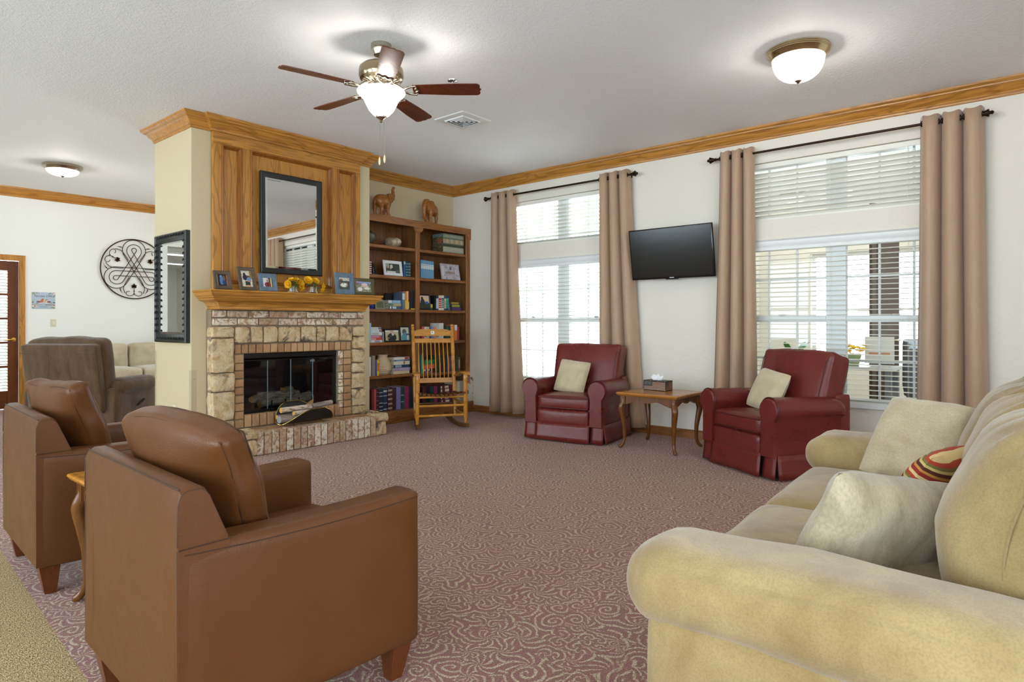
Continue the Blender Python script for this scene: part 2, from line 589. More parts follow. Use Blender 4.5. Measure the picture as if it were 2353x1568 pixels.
gl = t.n('ShaderNodeBsdfGlossy'); gl.inputs['Roughness'].default_value = .02
mx = t.n('ShaderNodeMixShader')
t.t.links.new(fr.outputs[0], mx.inputs[0]); t.t.links.new(tr.outputs[0], mx.inputs[1]); t.t.links.new(gl.outputs[0], mx.inputs[2])
t.t.links.new(mx.outputs[0], t.out.inputs[0])
pane_glass = t.m
t = NT('smoked_glass')
fr = t.n('ShaderNodeFresnel'); fr.inputs[0].default_value = 1.5
tr = t.n('ShaderNodeBsdfTransparent'); tr.inputs[0].default_value = (.90, .92, .92, 1)
gl = t.n('ShaderNodeBsdfGlossy'); gl.inputs['Roughness'].default_value = .03
mx = t.n('ShaderNodeMixShader')
t.t.links.new(fr.outputs[0], mx.inputs[0]); t.t.links.new(tr.outputs[0], mx.inputs[1]); t.t.links.new(gl.outputs[0], mx.inputs[2])
t.t.links.new(mx.outputs[0], t.out.inputs[0])
smoked_glass = t.m
clear_glass = NT('clear_glass').set(col=(1,1,1), rough=.02, trans=1.0, ior=1.45).m
vinyl = NT('white_vinyl').set(col=lin((228, 230, 228)), rough=.4).m
blind_mat = NT('white_blind').set(col=lin((232, 230, 220)), rough=.42).m
cord_mat = plain((226, 222, 208), .8)
almond = NT('almond_plastic').set(col=lin((214, 206, 176)), rough=.4).m
t = NT('clear_acrylic')
tr = t.n('ShaderNodeBsdfTransparent'); tr.inputs[0].default_value = (.985, .985, .98, 1)
mx = t.n('ShaderNodeMixShader'); mx.inputs[0].default_value = .06
gl = t.n('ShaderNodeBsdfGlossy'); gl.inputs['Roughness'].default_value = .12
t.t.links.new(tr.outputs[0], mx.inputs[1]); t.t.links.new(gl.outputs[0], mx.inputs[2]); t.t.links.new(mx.outputs[0], t.out.inputs[0])
acrylic = t.m
def bowl_glass(name, strength, c=(1.0, .97, .92), through=.45):
    t = NT(name)
    em = t.n('ShaderNodeEmission'); em.inputs[0].default_value = (*c, 1); em.inputs[1].default_value = strength
    tr = t.n('ShaderNodeBsdfTransparent')
    mx = t.n('ShaderNodeMixShader'); mx.inputs[0].default_value = through
    t.t.links.new(em.outputs[0], mx.inputs[1]); t.t.links.new(tr.outputs[0], mx.inputs[2]); t.t.links.new(mx.outputs[0], t.out.inputs[0])
    return t.m
lamp_glass = bowl_glass('frosted_lamp_glass', .95, through=.25)
tube_light = bowl_glass('tube_light', 3.0, through=0)
def photo(name, cols, scale=6, seed=0):
    """a small print: soft patches of colour"""
    t = NT(name)
    co = t.co((1,1,1), (seed*1.3, seed*.7, 0), kind='Generated')
    n = t.noise(co, scale, 2, .5, .5)
    k = len(cols)
    t.set(col=t.ramp(n, [(.28 + .44*i/(k-1), lin(c)) for i, c in enumerate(cols)], 'CONSTANT' if k > 4 else 'LINEAR'), rough=.25)
    return t.m
# ------------------------------------------------------------------ flat prints (photographs, covers, signs) as coloured grids
t = NT('print')
at_ = t.n('ShaderNodeAttribute'); at_.attribute_name = 'Col'
t.set(col=at_.outputs['Color'], rough=.3)
print_mat = t.m
def paint(ops):
    def f(u, v):
        c = (128, 128, 128)
        for o in ops:
            k = o[0]
            if k == 'bg': c = o[1]
            elif k == 'grad': c = tuple(a*(1-v)+b*v for a, b in zip(o[1], o[2]))
            elif k == 'e':
                if ((u-o[1])/o[3])**2 + ((v-o[2])/o[4])**2 < 1: c = o[5]
            elif k == 'r':
                if o[1] <= u <= o[2] and o[3] <= v <= o[4]: c = o[5]
            elif k == 'n':
                n = noise.noise(Vector((u*o[1], v*o[1], o[2])))
                if n > o[3]: c = o[4]
        return c
    return f
def print_obj(name, w, h, fn, parent, M, n=44, mat=None):
    """grid of w by h in the local xy plane of M, coloured by fn(u, v), v up"""
    me = bpy.data.meshes.new(name)
    ny = max(6, int(n*h/w)) if w >= h else n
    nx = n if w >= h else max(6, int(n*w/h))
    vs, cs, fs = [], [], []
    for j in range(ny+1):
        for i in range(nx+1):
            u, v = i/nx, j/ny
            vs.append(M @ Vector(((u-.5)*w, (v-.5)*h, 0)))
            cs.append(lin(fn(u, v)))
    for j in range(ny):
        for i in range(nx):
            a = j*(nx+1)+i
            fs.append((a, a+1, a+nx+2, a+nx+1))
    me.from_pydata(vs, [], fs)
    at = me.color_attributes.new('Col', 'FLOAT_COLOR', 'POINT')
    for i, c in enumerate(cs): at.data[i].color = (*c, 1)
    me.materials.append(mat or print_mat)
    o = bpy.data.objects.new(name, me); C.objects.link(o)
    if parent is not None: o.parent = parent
    return o

# ------------------------------------------------------------------ the room
XW, YB, YF, YFAR, CZ = 6.25, 6.40, 5.90, 11.03, 3.09
def boxes(name, bs, m, label=None):
    bm = new_bm()
    for b in bs: box(bm, *b)
    return struct(obj(name, bm, m), label)
def bx_(y): return .70 + .0605*(y - 2.456)
bm = new_bm()
prism(bm, [(bx_(-4), -4), (XW+.2, -4), (XW+.2, YFAR+.1), (bx_(YFAR+.1), YFAR+.1)], -.06, 0, lambda p, q, a: (p, q, a))
struct(obj('floor', bm, carpet), 'maroon scroll patterned carpet')
bm = new_bm()
prism(bm, [(-3.6, -4), (bx_(-4), -4), (bx_(YFAR+.1), YFAR+.1), (-3.6, YFAR+.1)], -.06, 0, lambda p, q, a: (p, q, a))
struct(obj('floor_walkway', bm, tan_carpet), 'tan flecked carpet of the walkway')
boxes('ceiling', [(-3.8, 6.65, -4.2, YFAR+.2, CZ, CZ+.1)], ceil_mat, 'textured white ceiling')

# window wall with its openings
WL, WR = (3.66, 5.47), (.60, 2.42)
ZL, ZU = (.48, 2.0), (2.19, 2.75)
bs = []
def col_(y0, y1, holes):
    z = 0
    for a, b in holes:
        bs.append((XW, XW+.2, y0, y1, z, a)); z = b
    bs.append((XW, XW+.2, y0, y1, z, CZ))
col_(-4.2, WR[0], []); col_(*WR, [ZL, ZU]); col_(WR[1], WL[0], []); col_(*WL, [ZL, ZU]); col_(WL[1], 7.6, [])
col_(7.6, 9.6, [(.5, 2.6)]); col_(9.6, YFAR+.2, [])
boxes('wall_right', bs, white_wall, 'white plaster wall with the two tall windows')
boxes('wall_back', [(4.40, XW, YB, 6.72, 0, CZ)], khaki_wall, 'khaki wall above the bookcase')
FX0, FX1, FZ0, FZ1 = 2.92, 3.955, .345, .912
boxes('wall_chimney', [(2.485, FX0-.02, YF, 6.72, 0, CZ), (FX1+.02, 4.44, YF, 6.72, 0, CZ), (FX0-.02, FX1+.02, YF, 6.72, FZ1+.02, CZ),
      (FX0-.02, FX1+.02, YF, 6.72, 0, FZ0-.02), (FX0-.02, FX1+.02, 6.5, 6.72, FZ0-.02, FZ1+.02)], khaki_wall, 'khaki painted chimney breast')
DX0, DX1, DZ = 1.40, 2.31, 2.075
boxes('wall_far', [(-3.8, -1.2, YFAR, YFAR+.14, 0, CZ), (-1.2, .66, YFAR, YFAR+.14, 2.46, CZ), (.66, DX0, YFAR, YFAR+.14, 0, CZ),
      (DX0, DX1, YFAR, YFAR+.14, DZ, CZ), (DX1, XW, YFAR, YFAR+.14, 0, CZ)], far_white, 'white far wall')
NW = [(-2.6, -.6), (.2, 2.2)]       # unseen windows added in the near wall to brighten the ceiling
LW = [(-2.6, -.4), (.4, 2.6), (3.4, 5.6), (6.6, 8.8)]   # unseen windows added in the left wall for more daylight
def pierced(name, holes, lo, hi, f, z0=.4, z1=2.75):
    bm = new_bm(); p = lo
    for a, b in holes:
        box(bm, *f(p, a, 0, CZ)); box(bm, *f(a, b, 0, z0)); box(bm, *f(a, b, z1, CZ)); p = b
    box(bm, *f(p, hi, 0, CZ))
    return struct(obj(name, bm, far_white))
pierced('wall_left', LW, -4.2, YFAR+.2, lambda a, b, c, d: (-3.8, -3.6, a, b, c, d))
pierced('wall_near', NW, -3.8, 6.45, lambda a, b, c, d: (a, b, -4.2, -4.0, c, d))
# corridor behind the opening in the far wall, seen only in the tall mirror
boxes('wall_corridor', [(-1.3, -1.2, YFAR+.14, 15.4, 0, 2.6), (.66, .76, YFAR+.14, 15.4, 0, 2.6), (-1.3, .76, 15.3, 15.4, 0, 2.6)], far_white)
boxes('ceiling_corridor', [(-1.3, .76, YFAR+.1, 15.4, 2.46, 2.56)], ceil_mat)
boxes('floor_corridor', [(-1.3, .76, YFAR+.1, 15.4, -.06, 0)], tan_carpet)
for i, y in enumerate((12.0, 13.9)):
    f = thing('corridor_light', ['fluorescent ceiling panel nearest the corridor mouth', 'fluorescent ceiling panel deeper in the corridor'][i], 'ceiling light', (-.2, y, 2.46))
    part_box('diffuser', (-.6, .6, -.12, .12, -.03, -.002), tube_light, f)
    bm = new_bm(); sweep(bm, [(0, -.035), (.03, -.035), (.03, 0), (0, 0)], [(-.6,-.12),(.6,-.12),(.6,.12),(-.6,.12)], -1, close=True)
    obj('rim', bm, vinyl, f)
dr = struct(thing('door_2', 'dark wooden door at the end of the corridor', 'door', (.1, 15.28, 0)))
part_box('leaf', (-.4, .1, -.04, 0, .01, 2.03), cherry['z'], dr)
for n_, b in (('casing', (.1, .19, -.05, 0, 0, 2.12)), ('casing', (-.49, -.4, -.05, 0, 0, 2.12)), ('casing', (-.4, .1, -.05, 0, 2.03, 2.12))): part_box(n_, b, vinyl, dr)
for z in (.5, 1.75): part_box('hinge', (.06, .1, -.06, -.04, z, z+.12), brass, dr)

# mouldings
CROWN = [(0, 0), (.010, 0), (.014, .006), (.014, .022), (.022, .026), (.024, .034), (.032, .042), (.044, .052), (.050, .066), (.058, .078), (.070, .084),
         (.078, .088), (.080, .096), (.092, .102), (.100, .110), (.102, .127), (0, .127)]
CR = [(o, 2.963+z) for o, z in CROWN]
def crown(name, path, m, side=1, close=False, label=None):
    bm = new_bm(); sweep(bm, CR, path, side, close)
    return struct(obj(name, bm, m, smooth=35), label)
crown('trim_1', [(XW, -4), (XW, YB)], oak['y'], 1, label='oak crown moulding over the windows')
crown('trim_2', [(XW, YB), (4.44, YB)], oak['x'], 1, label='oak crown moulding over the bookcase')
PX0, PX1, PY = 2.654, 4.279, 5.85
crown('trim_3', [(4.44, 6.40), (4.44, YF), (PX1, YF), (PX1, PY), (PX0, PY), (PX0, YF), (2.485, YF), (2.485, 6.72), (4.44, 6.72)], oak['x'], 1, label='oak crown moulding round the chimney breast')
crown('trim_4', [(XW, YFAR), (-3.6, YFAR)], oak['x'], 1, label='oak crown moulding on the far wall')
BASE = [(0, 0), (.016, 0), (.016, .075), (.010, .088), (0, .092)]
def base(name, path, side=1, m=None):
    bm = new_bm(); sweep(bm, BASE, path, side)
    return struct(obj(name, bm, m or medoak['y']))
base('baseboard_right', [(XW, -4), (XW, 6.07)], 1)
base('baseboard_far', [(XW, YFAR), (DX1+.1, YFAR)], 1, medoak['x'])

# ------------------------------------------------------------------ windows
def window(name, y0, y1, z0, z1, label, hung, deep=.12):
    w = struct(thing(name, label, 'window', (XW+deep, (y0+y1)/2, z0)))
    W2, H = (y1-y0)/2, z1-z0
    fr = .045
    def P(nm, a, b, c, d, x0=-.03, x1=.03, m=vinyl): return part_box(nm, (x0, x1, a, b, c, d), m, w, .004)
    P('frame', -W2, -W2+fr, 0, H); P('frame', W2-fr, W2, 0, H)
    P('frame', -W2+fr, W2-fr, 0, fr); P('frame', -W2+fr, W2-fr, H-fr, H)
    P('mullion', -.085, .085, fr, H-fr, -.035, .035)
    for s in (-1, 1):
        a, b = (.085, W2-fr) if s > 0 else (-W2+fr, -.085)
        for k in (1, 2):
            yy = a + (b-a)*k/3
            P('muntin', yy-.009, yy+.009, fr, H-fr, -.012, .012)
        if hung:
            P('meeting_rail', a, b, H*.5-.03, H*.5+.03, -.03, .02)
            for zz in (H*.25, H*.75): P('muntin', a, b, zz-.009, zz+.009, -.009, .009)
            P('sash_lock', (a+b)/2-.03, (a+b)/2+.03, H*.5+.03, H*.5+.045, -.035, -.01, chrome)
        P('glass', a, b, fr, H-fr, -.003, .003, pane_glass)
    if hung:
        P('sill', -W2-.0, W2+.0, -.03, .018, -deep-.025, -.03)
    return w
window('window_1', *WL, *ZL, 'lower left window looking out on the bright garden', True)
window('window_2', *WL, *ZU, 'upper left transom window against the sky', False)
window('window_3', *WR, *ZL, 'lower right window looking into the neighbouring lounge', True)
window('window_4', *WR, *ZU, 'upper right transom window', False)
window('window_5', 7.6, 9.6, .5, 2.6, 'window of the rear sitting area', True)
def added_window(k, loc, rz, w, z0=.4, z1=2.75):  # a window added out of view to let daylight in
    q = struct(thing('window_%d' % k, 'wide unseen window added for daylight', 'window', loc, rz))
    for b in ((-.03, .03, -w/2, -w/2+.05, z0, z1), (-.03, .03, w/2-.05, w/2, z0, z1), (-.03, .03, -w/2+.05, w/2-.05, z0, z0+.05), (-.03, .03, -w/2+.05, w/2-.05, z1-.05, z1), (-.03, .03, -.03, .03, z0+.05, z1-.05), (-.02, .02, -w/2+.05, w/2-.05, 1.53, 1.58)):
        part_box('frame', b, vinyl, q)
    part_box('glass', (-.003, .003, -w/2+.05, w/2-.05, z0+.05, z1-.05), pane_glass, q, 0)
for k, (a, b) in enumerate(NW): added_window(7+k, ((a+b)/2, -4.1, 0), PI/2, b-a)
for k, (a, b) in enumerate(LW): added_window(10+k, (-3.7, (a+b)/2, 0), 0, b-a)

def slat_mesh(w, wid, th=.003):
    bm = new_bm()
    n = 4
    A = [(-wid/2 + wid*i/n, .004*(1-(2*i/n-1)**2)) for i in range(n+1)]
    poly = A + [(p, q-th) for p, q in A[::-1]]
    prism(bm, poly, -w/2, w/2, lambda p, q, a: (p, a, q))
    return bm
def blind(label, y0, y1, z0, z1, x, tilt, pitch, valance=None, wid=.05):
    b = thing('window_blind', label, 'blind', (x, (y0+y1)/2, z0), group='white slatted window blinds')
    w = y1-y0-.03
    H = z1-z0
    if valance:
        bm = new_bm()
        prism(bm, [(-.03,0),(-.05,0),(-.05,.02),(-.042,.03),(-.056,.05),(-.056,.085),(-.07,.1),(-.03,.1)], -w/2-.01, w/2+.01, lambda p, q, a: (p, a, H-.1+q))
        obj('valance', bm, vinyl, b, 35)
    part_box('head_rail', (-.025, .025, -w/2, w/2, H-.05, H-.002), blind_mat, b)
    part_box('bottom_rail', (-.025, .025, -w/2, w/2, .004, .022), blind_mat, b)
    n = int((H-.07)/pitch)
    first = None
    for i in range(n):
        z = .04 + i*pitch
        tl = tilt(i/n) if callable(tilt) else tilt
        if first is None:
            first = obj('slat', slat_mesh(w, wid), blind_mat, b)
            first.location = (0, 0, z); first.rotation_euler = (0, tl, 0)
        else: linked('slat', first, b, (0, 0, z), (0, tl, 0))
    for k, yy in enumerate((-w*.32, 0 if w < 1.2 else w*.02, w*.32)):
        for xx in (-.027, .027):
            bm = new_bm(); cyl(bm, (xx, yy, .02), (xx, yy, H-.03), .0012, n=5)
            obj('ladder_cord', bm, cord_mat, b)
    return b
blind('white slatted blind on the lower left window, slats open to the light', WL[0], WL[1], ZL[0], ZL[1], XW+.055, .06, .0455, True)
blind('white slatted blind on the upper left transom window', WL[0], WL[1], ZU[0], ZU[1], XW+.055, .32, .0455)
blind('white slatted blind on the lower right window, behind the burgundy recliner', WR[0], WR[1], ZL[0], ZL[1], XW+.055, .0, .0445, True)
blind('white slatted blind on the upper right transom window, slats tilted', WR[0], WR[1], ZU[0], ZU[1], XW+.055, .62, .0455)

# ------------------------------------------------------------------ curtain rods and curtains
def curtain_rod(label, ya, yb):
    r = thing('curtain_rod', label, 'curtain rod', (XW-.1, (ya+yb)/2, 2.832))
    L = (yb-ya)/2
    bm = new_bm(); cyl(bm, (0, -L, 0), (0, L, 0), .011, n=12); obj('rod', bm, bronze, r, 40)
    for s in (-1, 1):
        bm = new_bm()
        lathe(bm, [(.012, 0), (.016, .004), (.016, .01), (.013, .014), (.03, .058), (.032, .062), (.014, .066), (.012, .075), (.016, .08), (.010, .09), (.003, .094)], (0, s*L, 0), (0, s, 0), 16)
        obj('finial', bm, bronze, r, 40)
        bm = new_bm()
        cyl(bm, (.1, s*(L-.05), 0), (0, s*(L-.05), 0), .007, n=8); lathe(bm, [(.02, 0), (.02, .008), (.008, .012)], (.1, s*(L-.05), 0), (-1, 0, 0), 12)
        obj('bracket', bm, bronze, r, 40)
    return r
curtain_rod('bronze rod of the left window', 3.53, 5.63)
curtain_rod('bronze rod of the right window', .44, 2.56)

def curtain(label, top, bot, waves, phase, zb=.05, seed=0, flip=False):
    """fabric panel hung by grommets; top/bot: (y0, y1) at rod and floor"""
    x0 = XW-.1
    c = thing('curtain', label, 'curtain', (x0, (top[0]+top[1])/2, 0))
    yc = (top[0]+top[1])/2
    n, rows = waves*18, 26
    bm = new_bm()
    g = []
    for j in range(rows+1):
        v = j/rows                      # 0 top, 1 bottom
        z = 2.888 - v*(2.888-zb)
        row = []
        for i in range(n+1):
            s = i/n
            y = (top[0] + (top[1]-top[0])*s)*(1-v**1.3) + (bot[0] + (bot[1]-bot[0])*s)*v**1.3 - yc
            a = 2*PI*waves*s + phase
            k = math.sin(a)
            k = math.copysign(abs(k)**.72, k)
            amp = .052 + .010*v
            x = amp*k + .012*noise.noise(Vector((s*5, v*2.2, seed)))*v
            x += .006*noise.noise(Vector((s*16, v*9, seed+5)))*max(0, (v-.45))
            y += (top[1]-top[0])*.88/(2*PI*waves)*math.cos(a)
            zz = z
            if j == 0: zz += .010*math.cos(2*a) + .004*noise.noise(Vector((s*20, 0, seed)))
            if j == rows: zz += .014*noise.noise(Vector((s*4, 3, seed)))
            row.append(bm.verts.new((x, y, zz)))
        g.append(row)
    for j in range(rows):
        for i in range(n):
            bm.faces.new((g[j][i], g[j][i+1], g[j+1][i+1], g[j+1][i]))
    o = obj('fabric', bm, curtain_mat, c, 180)
    md = o.modifiers.new('thickness', 'SOLIDIFY'); md.thickness = .004; md.offset = 0
    for q in range(2*waves):
        s = (q*PI - phase)/(2*PI*waves)
        if s < .02: s += 1.0 if s < -.02 else 0
        if not .03 < s < .97: continue
        y = top[0] + (top[1]-top[0])*(s + .88/(2*PI*waves)*math.cos(q*PI)) - yc
        bm = new_bm()
        sg = 1 if q % 2 == 0 else -1
        d = Vector((.9, .45*sg, 0)).normalized()
        u, w = Vector((0, 0, 1)), d.cross(Vector((0, 0, 1)))
        pts = [(u*math.cos(t_)+d*math.sin(t_))*.021 + Vector((0, y, 2.832)) for t_ in [2*PI*k/16 for k in range(16)]]
        tube(bm, pts, .0045, 6, close=True)
        obj('grommet', bm, bronze, c, 60)
    return c
curtain('taupe grommet curtain nearest the bookcase', (5.61, 5.21), (5.67, 5.07), 3, .6, .06, 1)
curtain('taupe grommet curtain between the left window and the television', (3.94, 3.555), (3.95, 3.38), 3, 1.4, .06, 2)
curtain('taupe grommet curtain between the television and the right window', (2.545, 2.205), (2.63, 2.17), 3, .4, .05, 3)
curtain('taupe grommet curtain behind the beige sofa, rightmost of all', (.845, .42), (.88, .385), 3, 1.0, .05, 4)
# ------------------------------------------------------------------ fireplace
fp = thing('fireplace', 'brick and field stone fireplace with raised hearth and glass doors', 'fireplace', (0, 0, 0))
YS = 5.775           # face of the masonry
HZ = .215            # top of the hearth
bs = [(2.615, FX0-.0, YS+.022, YF, 0, 1.322), (FX1, 4.275, YS+.022, YF, 0, 1.322), (FX0, FX1, YS+.022, YF, FZ1, 1.322), (FX0, FX1, YS+.022, YF, 0, FZ0-.012)]
bm = new_bm()
for b in bs: box(bm, *b)
obj('mortar', bm, mortar_mat, fp)
bm = new_bm(); box(bm, 2.63, 4.33, 5.485, YS+.03, 0, HZ-.012)
obj('hearth_mortar', bm, mortar_mat, fp)
def brick(x0, x1, y0, y1, z0, z1, m=None, j=.004, nm='brick', g=.0045):
    """one brick inside its joint g, slightly uneven"""
    bm = new_bm()
    cx, cy, cz = (x0+x1)/2, (y0+y1)/2, (z0+z1)/2
    bbox(bm, x0+g-cx, x1-g-cx, y0-cy, y1-cy, z0+g-cz, z1-g-cz, r=.005, seg=1)
    for v in bm.verts:
        v.co += Vector((RND.uniform(-1, 1), RND.uniform(-1, 1)*1.2, RND.uniform(-1, 1)))*.0016
    o = obj(nm, bm, m or brick_mat, fp)
    o.location = (cx, cy + RND.uniform(-j, j), cz)
    return o
def stone(x0, x1, y0, y1, z0, z1, proud=.02, g=.005):
    bm = new_bm()
    h = ((x1-x0)/2-g, (y1-y0)/2, (z1-z0)/2-g)
    k = RND.random()*30
    puff(bm, (0,0,0), h, .016, 6, (0, .004, 0), .013, 22, seed=k)
    o = obj('stone', bm, stone_mat, fp, 24)
    o.location = ((x0+x1)/2, (y0+y1)/2 - RND.uniform(0, proud), (z0+z1)/2)
    return o
row1 = [2.619, 2.749, 2.954, 3.163, 3.367, 3.569, 3.769, 3.978, 4.185, 4.273]
row2 = [2.619, 2.85, 3.056, 3.26, 3.468, 3.676, 3.875, 4.079, 4.273]
for L, z0, z1 in ((row1, 1.250, 1.320), (row2, 1.177, 1.247)):
    for a, b in zip(L, L[1:]): brick(a, b, YS, YF-.01, z0, z1)
st = [2.61, 2.813, 2.967, 3.098, 3.249, 3.5, 3.676, 3.784, 3.953, 4.11, 4.273]
for i, (a, b) in enumerate(zip(st, st[1:])):
    if 0 < i < 9: stone(a, b, YS-.012, YF-.01, 1.008, 1.17)
sold = [2.82, 2.886, 2.957, 3.03, 3.102, 3.178, 3.252, 3.324, 3.393, 3.465, 3.534, 3.609, 3.681, 3.754, 3.828, 3.9, 3.974, 4.044, 4.104]
for a, b in zip(sold, sold[1:]): brick(a, b, YS, YF-.01, .912, 1.004, plain_brick)
for L, x0, x1 in (([1.17, 1.065, .745, .572, .305, HZ], 2.605, 2.815), ([1.166, 1.055, .918, .771, .661, .487, .304, HZ], 4.112, 4.28)):
    for a, b in zip(L, L[1:]): stone(x0, x1, YS-.02, YF-.01, b, a)
lb = [.910, .823, .755, .679, .601, .526, .451, .374, .3, HZ]
for a, b in zip(lb, lb[1:]):
    brick(2.82, 2.912, YS, YF-.03, b, a, plain_brick)
    brick(4.012, 4.108, YS, YF-.03, b, a, plain_brick)
    brick(FX1-.004, 4.010, YS+.002, YF-.03, b, a)
x = 2.918
while x < 3.94:
    brick(x, x+.0755, YS+.004, YF-.03, HZ, FZ0-.006, plain_brick); x += .0755
# hearth: soldier bricks in front, paving on top, stones at both ends
hf = [2.873, 2.943, 3.02, 3.095, 3.168, 3.241, 3.315, 3.389, 3.462, 3.537, 3.608, 3.678, 3.752, 3.823, 3.897, 3.971, 4.05, 4.128, 4.2]
for a, b in zip(hf, hf[1:]): brick(a, b, 5.462, 5.56, 0, HZ, None, .003)
for r in range(2):
    y0 = 5.565 + r*.104
    x = 2.80 - (.1 if r else 0)
    while x < 4.26:
        brick(x, min(x+.205, 4.33), y0, y0+.104 - .008, HZ-.06, HZ, plain_brick, .0, 'paver'); x += .205
stone(2.66, 2.872, 5.44, 5.60, 0, .16, .0); stone(2.62, 2.875, 5.43, 5.63, .155, .245, .0)
stone(2.63, 2.79, 5.60, 5.77, 0, .16, .0); stone(2.615, 2.80, 5.62, 5.78, .155, .24, .0)
stone(4.203, 4.345, 5.46, 5.62, 0, .15, .0); stone(4.20, 4.365, 5.455, 5.64, .145, .235, .0)
stone(4.25, 4.37, 5.62, 5.86, 0, .15, .0); stone(4.24, 4.38, 5.63, 5.87, .145, .24, .0)
# firebox and its doors
bm = new_bm()
for b in ((FX0-.02, FX0, 5.87, 6.5, FZ0-.02, FZ1+.02), (FX1, FX1+.02, 5.87, 6.5, FZ0-.02, FZ1+.02), (FX0, FX1, 5.87, 6.5, FZ1, FZ1+.02),
          (FX0, FX1, 5.87, 6.5, FZ0-.02, FZ0), (FX0-.02, FX1+.02, 6.48, 6.5, FZ0, FZ1)): box(bm, *b)
obj('firebox', bm, soot, fp)
bm = new_bm()
box(bm, FX0, FX0+.012, 5.835, 5.87, FZ0, FZ1); box(bm, FX1-.03, FX1, 5.835, 5.87, FZ0, FZ1)
box(bm, FX0, FX1, 5.835, 5.87, FZ0, FZ0+.02)
dfr = obj('door_frame', bm, black_iron, fp)
part_box('hood', (FX0, FX1, 5.825, 5.87, FZ1-.052, FZ1), black_gloss, fp, .006, 2)
part_box('track', (FX0, FX1, 5.828, 5.85, FZ1-.075, FZ1-.062), black_gloss, fp)
part_box('track', (FX0, FX1, 5.828, 5.85, FZ0+.005, FZ0+.018), black_gloss, fp)
gx = [FX0+.012 + (FX1-.03-FX0-.012)*i/4 for i in range(5)]
for i in range(4):
    g = part_box('door_glass', (gx[i], gx[i+1], 5.842, 5.846, FZ0+.018, FZ1-.075), smoked_glass, fp, 0)
    if i: part_box('glass_edge', (gx[i]-.0025, gx[i]+.0025, 5.838, 5.848, FZ0+.018, FZ1-.075), plain((120, 140, 150), .2), g, 0)
part_box('maker_plate', (gx[3]-.03, gx[3]+.022, 5.8405, 5.8415, FZ1-.11, FZ1-.088), plain((96, 106, 112), .3), fp, 0)

# ceramic log set inside
def log(bm, a, b, r0, r1=None, n=12, seed=0, rough=.012, mi_end=1):
    a, b = Vector(a), Vector(b)
    u, v = frame_of(b-a)
    rs = []
    K = 9
    for k in range(K+1):
        t_ = k/K
        p = a.lerp(b, t_)
        r = r0 + ((r0 if r1 is None else r1)-r0)*t_
        rs.append([bm.verts.new(p + (u*math.cos(2*PI*i/n)+v*math.sin(2*PI*i/n))*(r + rough*noise.noise(Vector((i*1.7, k*.9, seed))))) for i in range(n)])
    skin_rings(bm, rs, caps=False)
    f = bm.faces.new(rs[0][::-1]); f.material_index = mi_end
    f = bm.faces.new(rs[-1]); f.material_index = mi_end
t = NT('charred_bark')
n1 = t.noise(t.co((4, 20, 20)), 3, 4, .6)
t.set(col=t.ramp(n1, [(.3, lin((80, 70, 58))), (.55, lin((150, 136, 118))), (.75, lin((186, 172, 150)))]), rough=.9); t.bump(n1, .8, .01)
bark = t.m
cutwood = wood('cut_wood', (186, 128, 60), (214, 162, 92), 'x', .7, 2.0, .3)
gl = thing('gas_log_set', 'ceramic logs on an iron grate behind the fireplace glass', 'log set', (0, 0, FZ0))
for a, b, r0, r1, sd in (((3.11, 6.02, .10), (3.28, 6.1, .12), .034, .034, 1), ((3.20, 6.08, .115), (3.53, 6.0, .125), .05, .042, 2), ((3.17, 5.98, .055), (3.80, 6.06, .065), .036, .04, 3),
                         ((3.53, 6.1, .125), (3.69, 6.16, .10), .046, .038, 4), ((3.46, 6.05, .155), (3.60, 6.12, .165), .036, .03, 5), ((3.60, 6.04, .075), (3.80, 6.1, .085), .03, .04, 6)):
    bm = new_bm(); log(bm, a, b, r0, r1, 12, sd); obj('log', bm, [bark, cutwood], gl, 50)
for x in (3.27, 3.42, 3.57, 3.72):
    bm = new_bm(); tube(bm, [(x, 5.92, .09), (x, 5.93, .03), (x, 6.0, .02), (x, 6.2, .02)], .007, 6); obj('grate_bar', bm, black_iron, gl)
for y in (5.97, 6.16):
    bm = new_bm(); tube(bm, [(3.22, y, .002), (3.22, y, .018), (3.76, y, .018), (3.76, y, .002)], .006, 6); obj('grate_rail', bm, black_iron, gl)

# log holder on the hearth: an oval sheet bent into a trough
LX, LY, LZ = 3.44, 5.60, HZ
lh = thing('log_holder', 'black curved log holder with gold trim on the hearth', 'log holder', (LX, LY, LZ), .06)
def holder(s, t_):
    a = 1.25*s                                   # across the trough
    L = .285*math.sqrt(max(0, 1 - .92*s*s)) 
    x = L*t_ + .05*s
    y = -.115*math.sin(a)*1.0 - .03*s*abs(s)
    z = .022 + .165*(1-math.cos(a))*1.05 + .045*s*s - .03*s
    return Vector((x, y, z))
bm = new_bm(); g = []
NS, NTT = 20, 16
for i in range(NS+1): g.append([bm.verts.new(holder(i/NS*2-1, j/NTT*2-1)) for j in range(NTT+1)])
for i in range(NS):
    for j in range(NTT): bm.faces.new((g[i][j], g[i+1][j], g[i+1][j+1], g[i][j+1]))
o = obj('sheet', bm, black_satin, lh, 180); o.modifiers.new('thickness', 'SOLIDIFY').thickness = .003
edge = [holder(i/NS*2-1, -1) for i in range(NS+1)] + [holder(1, j/8*2-1) for j in range(1, 8)] + [holder(1-i/NS*2, 1) for i in range(NS+1)] + [holder(-1, 1-j/8*2) for j in range(1, 8)]
bm = new_bm(); tube(bm, edge, .0042, 6, close=True); obj('gold_rim', bm, gold_trim, lh, 60)
for sx in (-1, 1):
    for sy in (-1, 1):
        bm = new_bm(); tube(bm, [(sx*.15, sy*.02, .023), (sx*.16, sy*.05, .018), (sx*.165, sy*.065, .004)], [.004, .004, .006], 6); obj('foot', bm, gold_trim, lh)
t = NT('birch_bark')
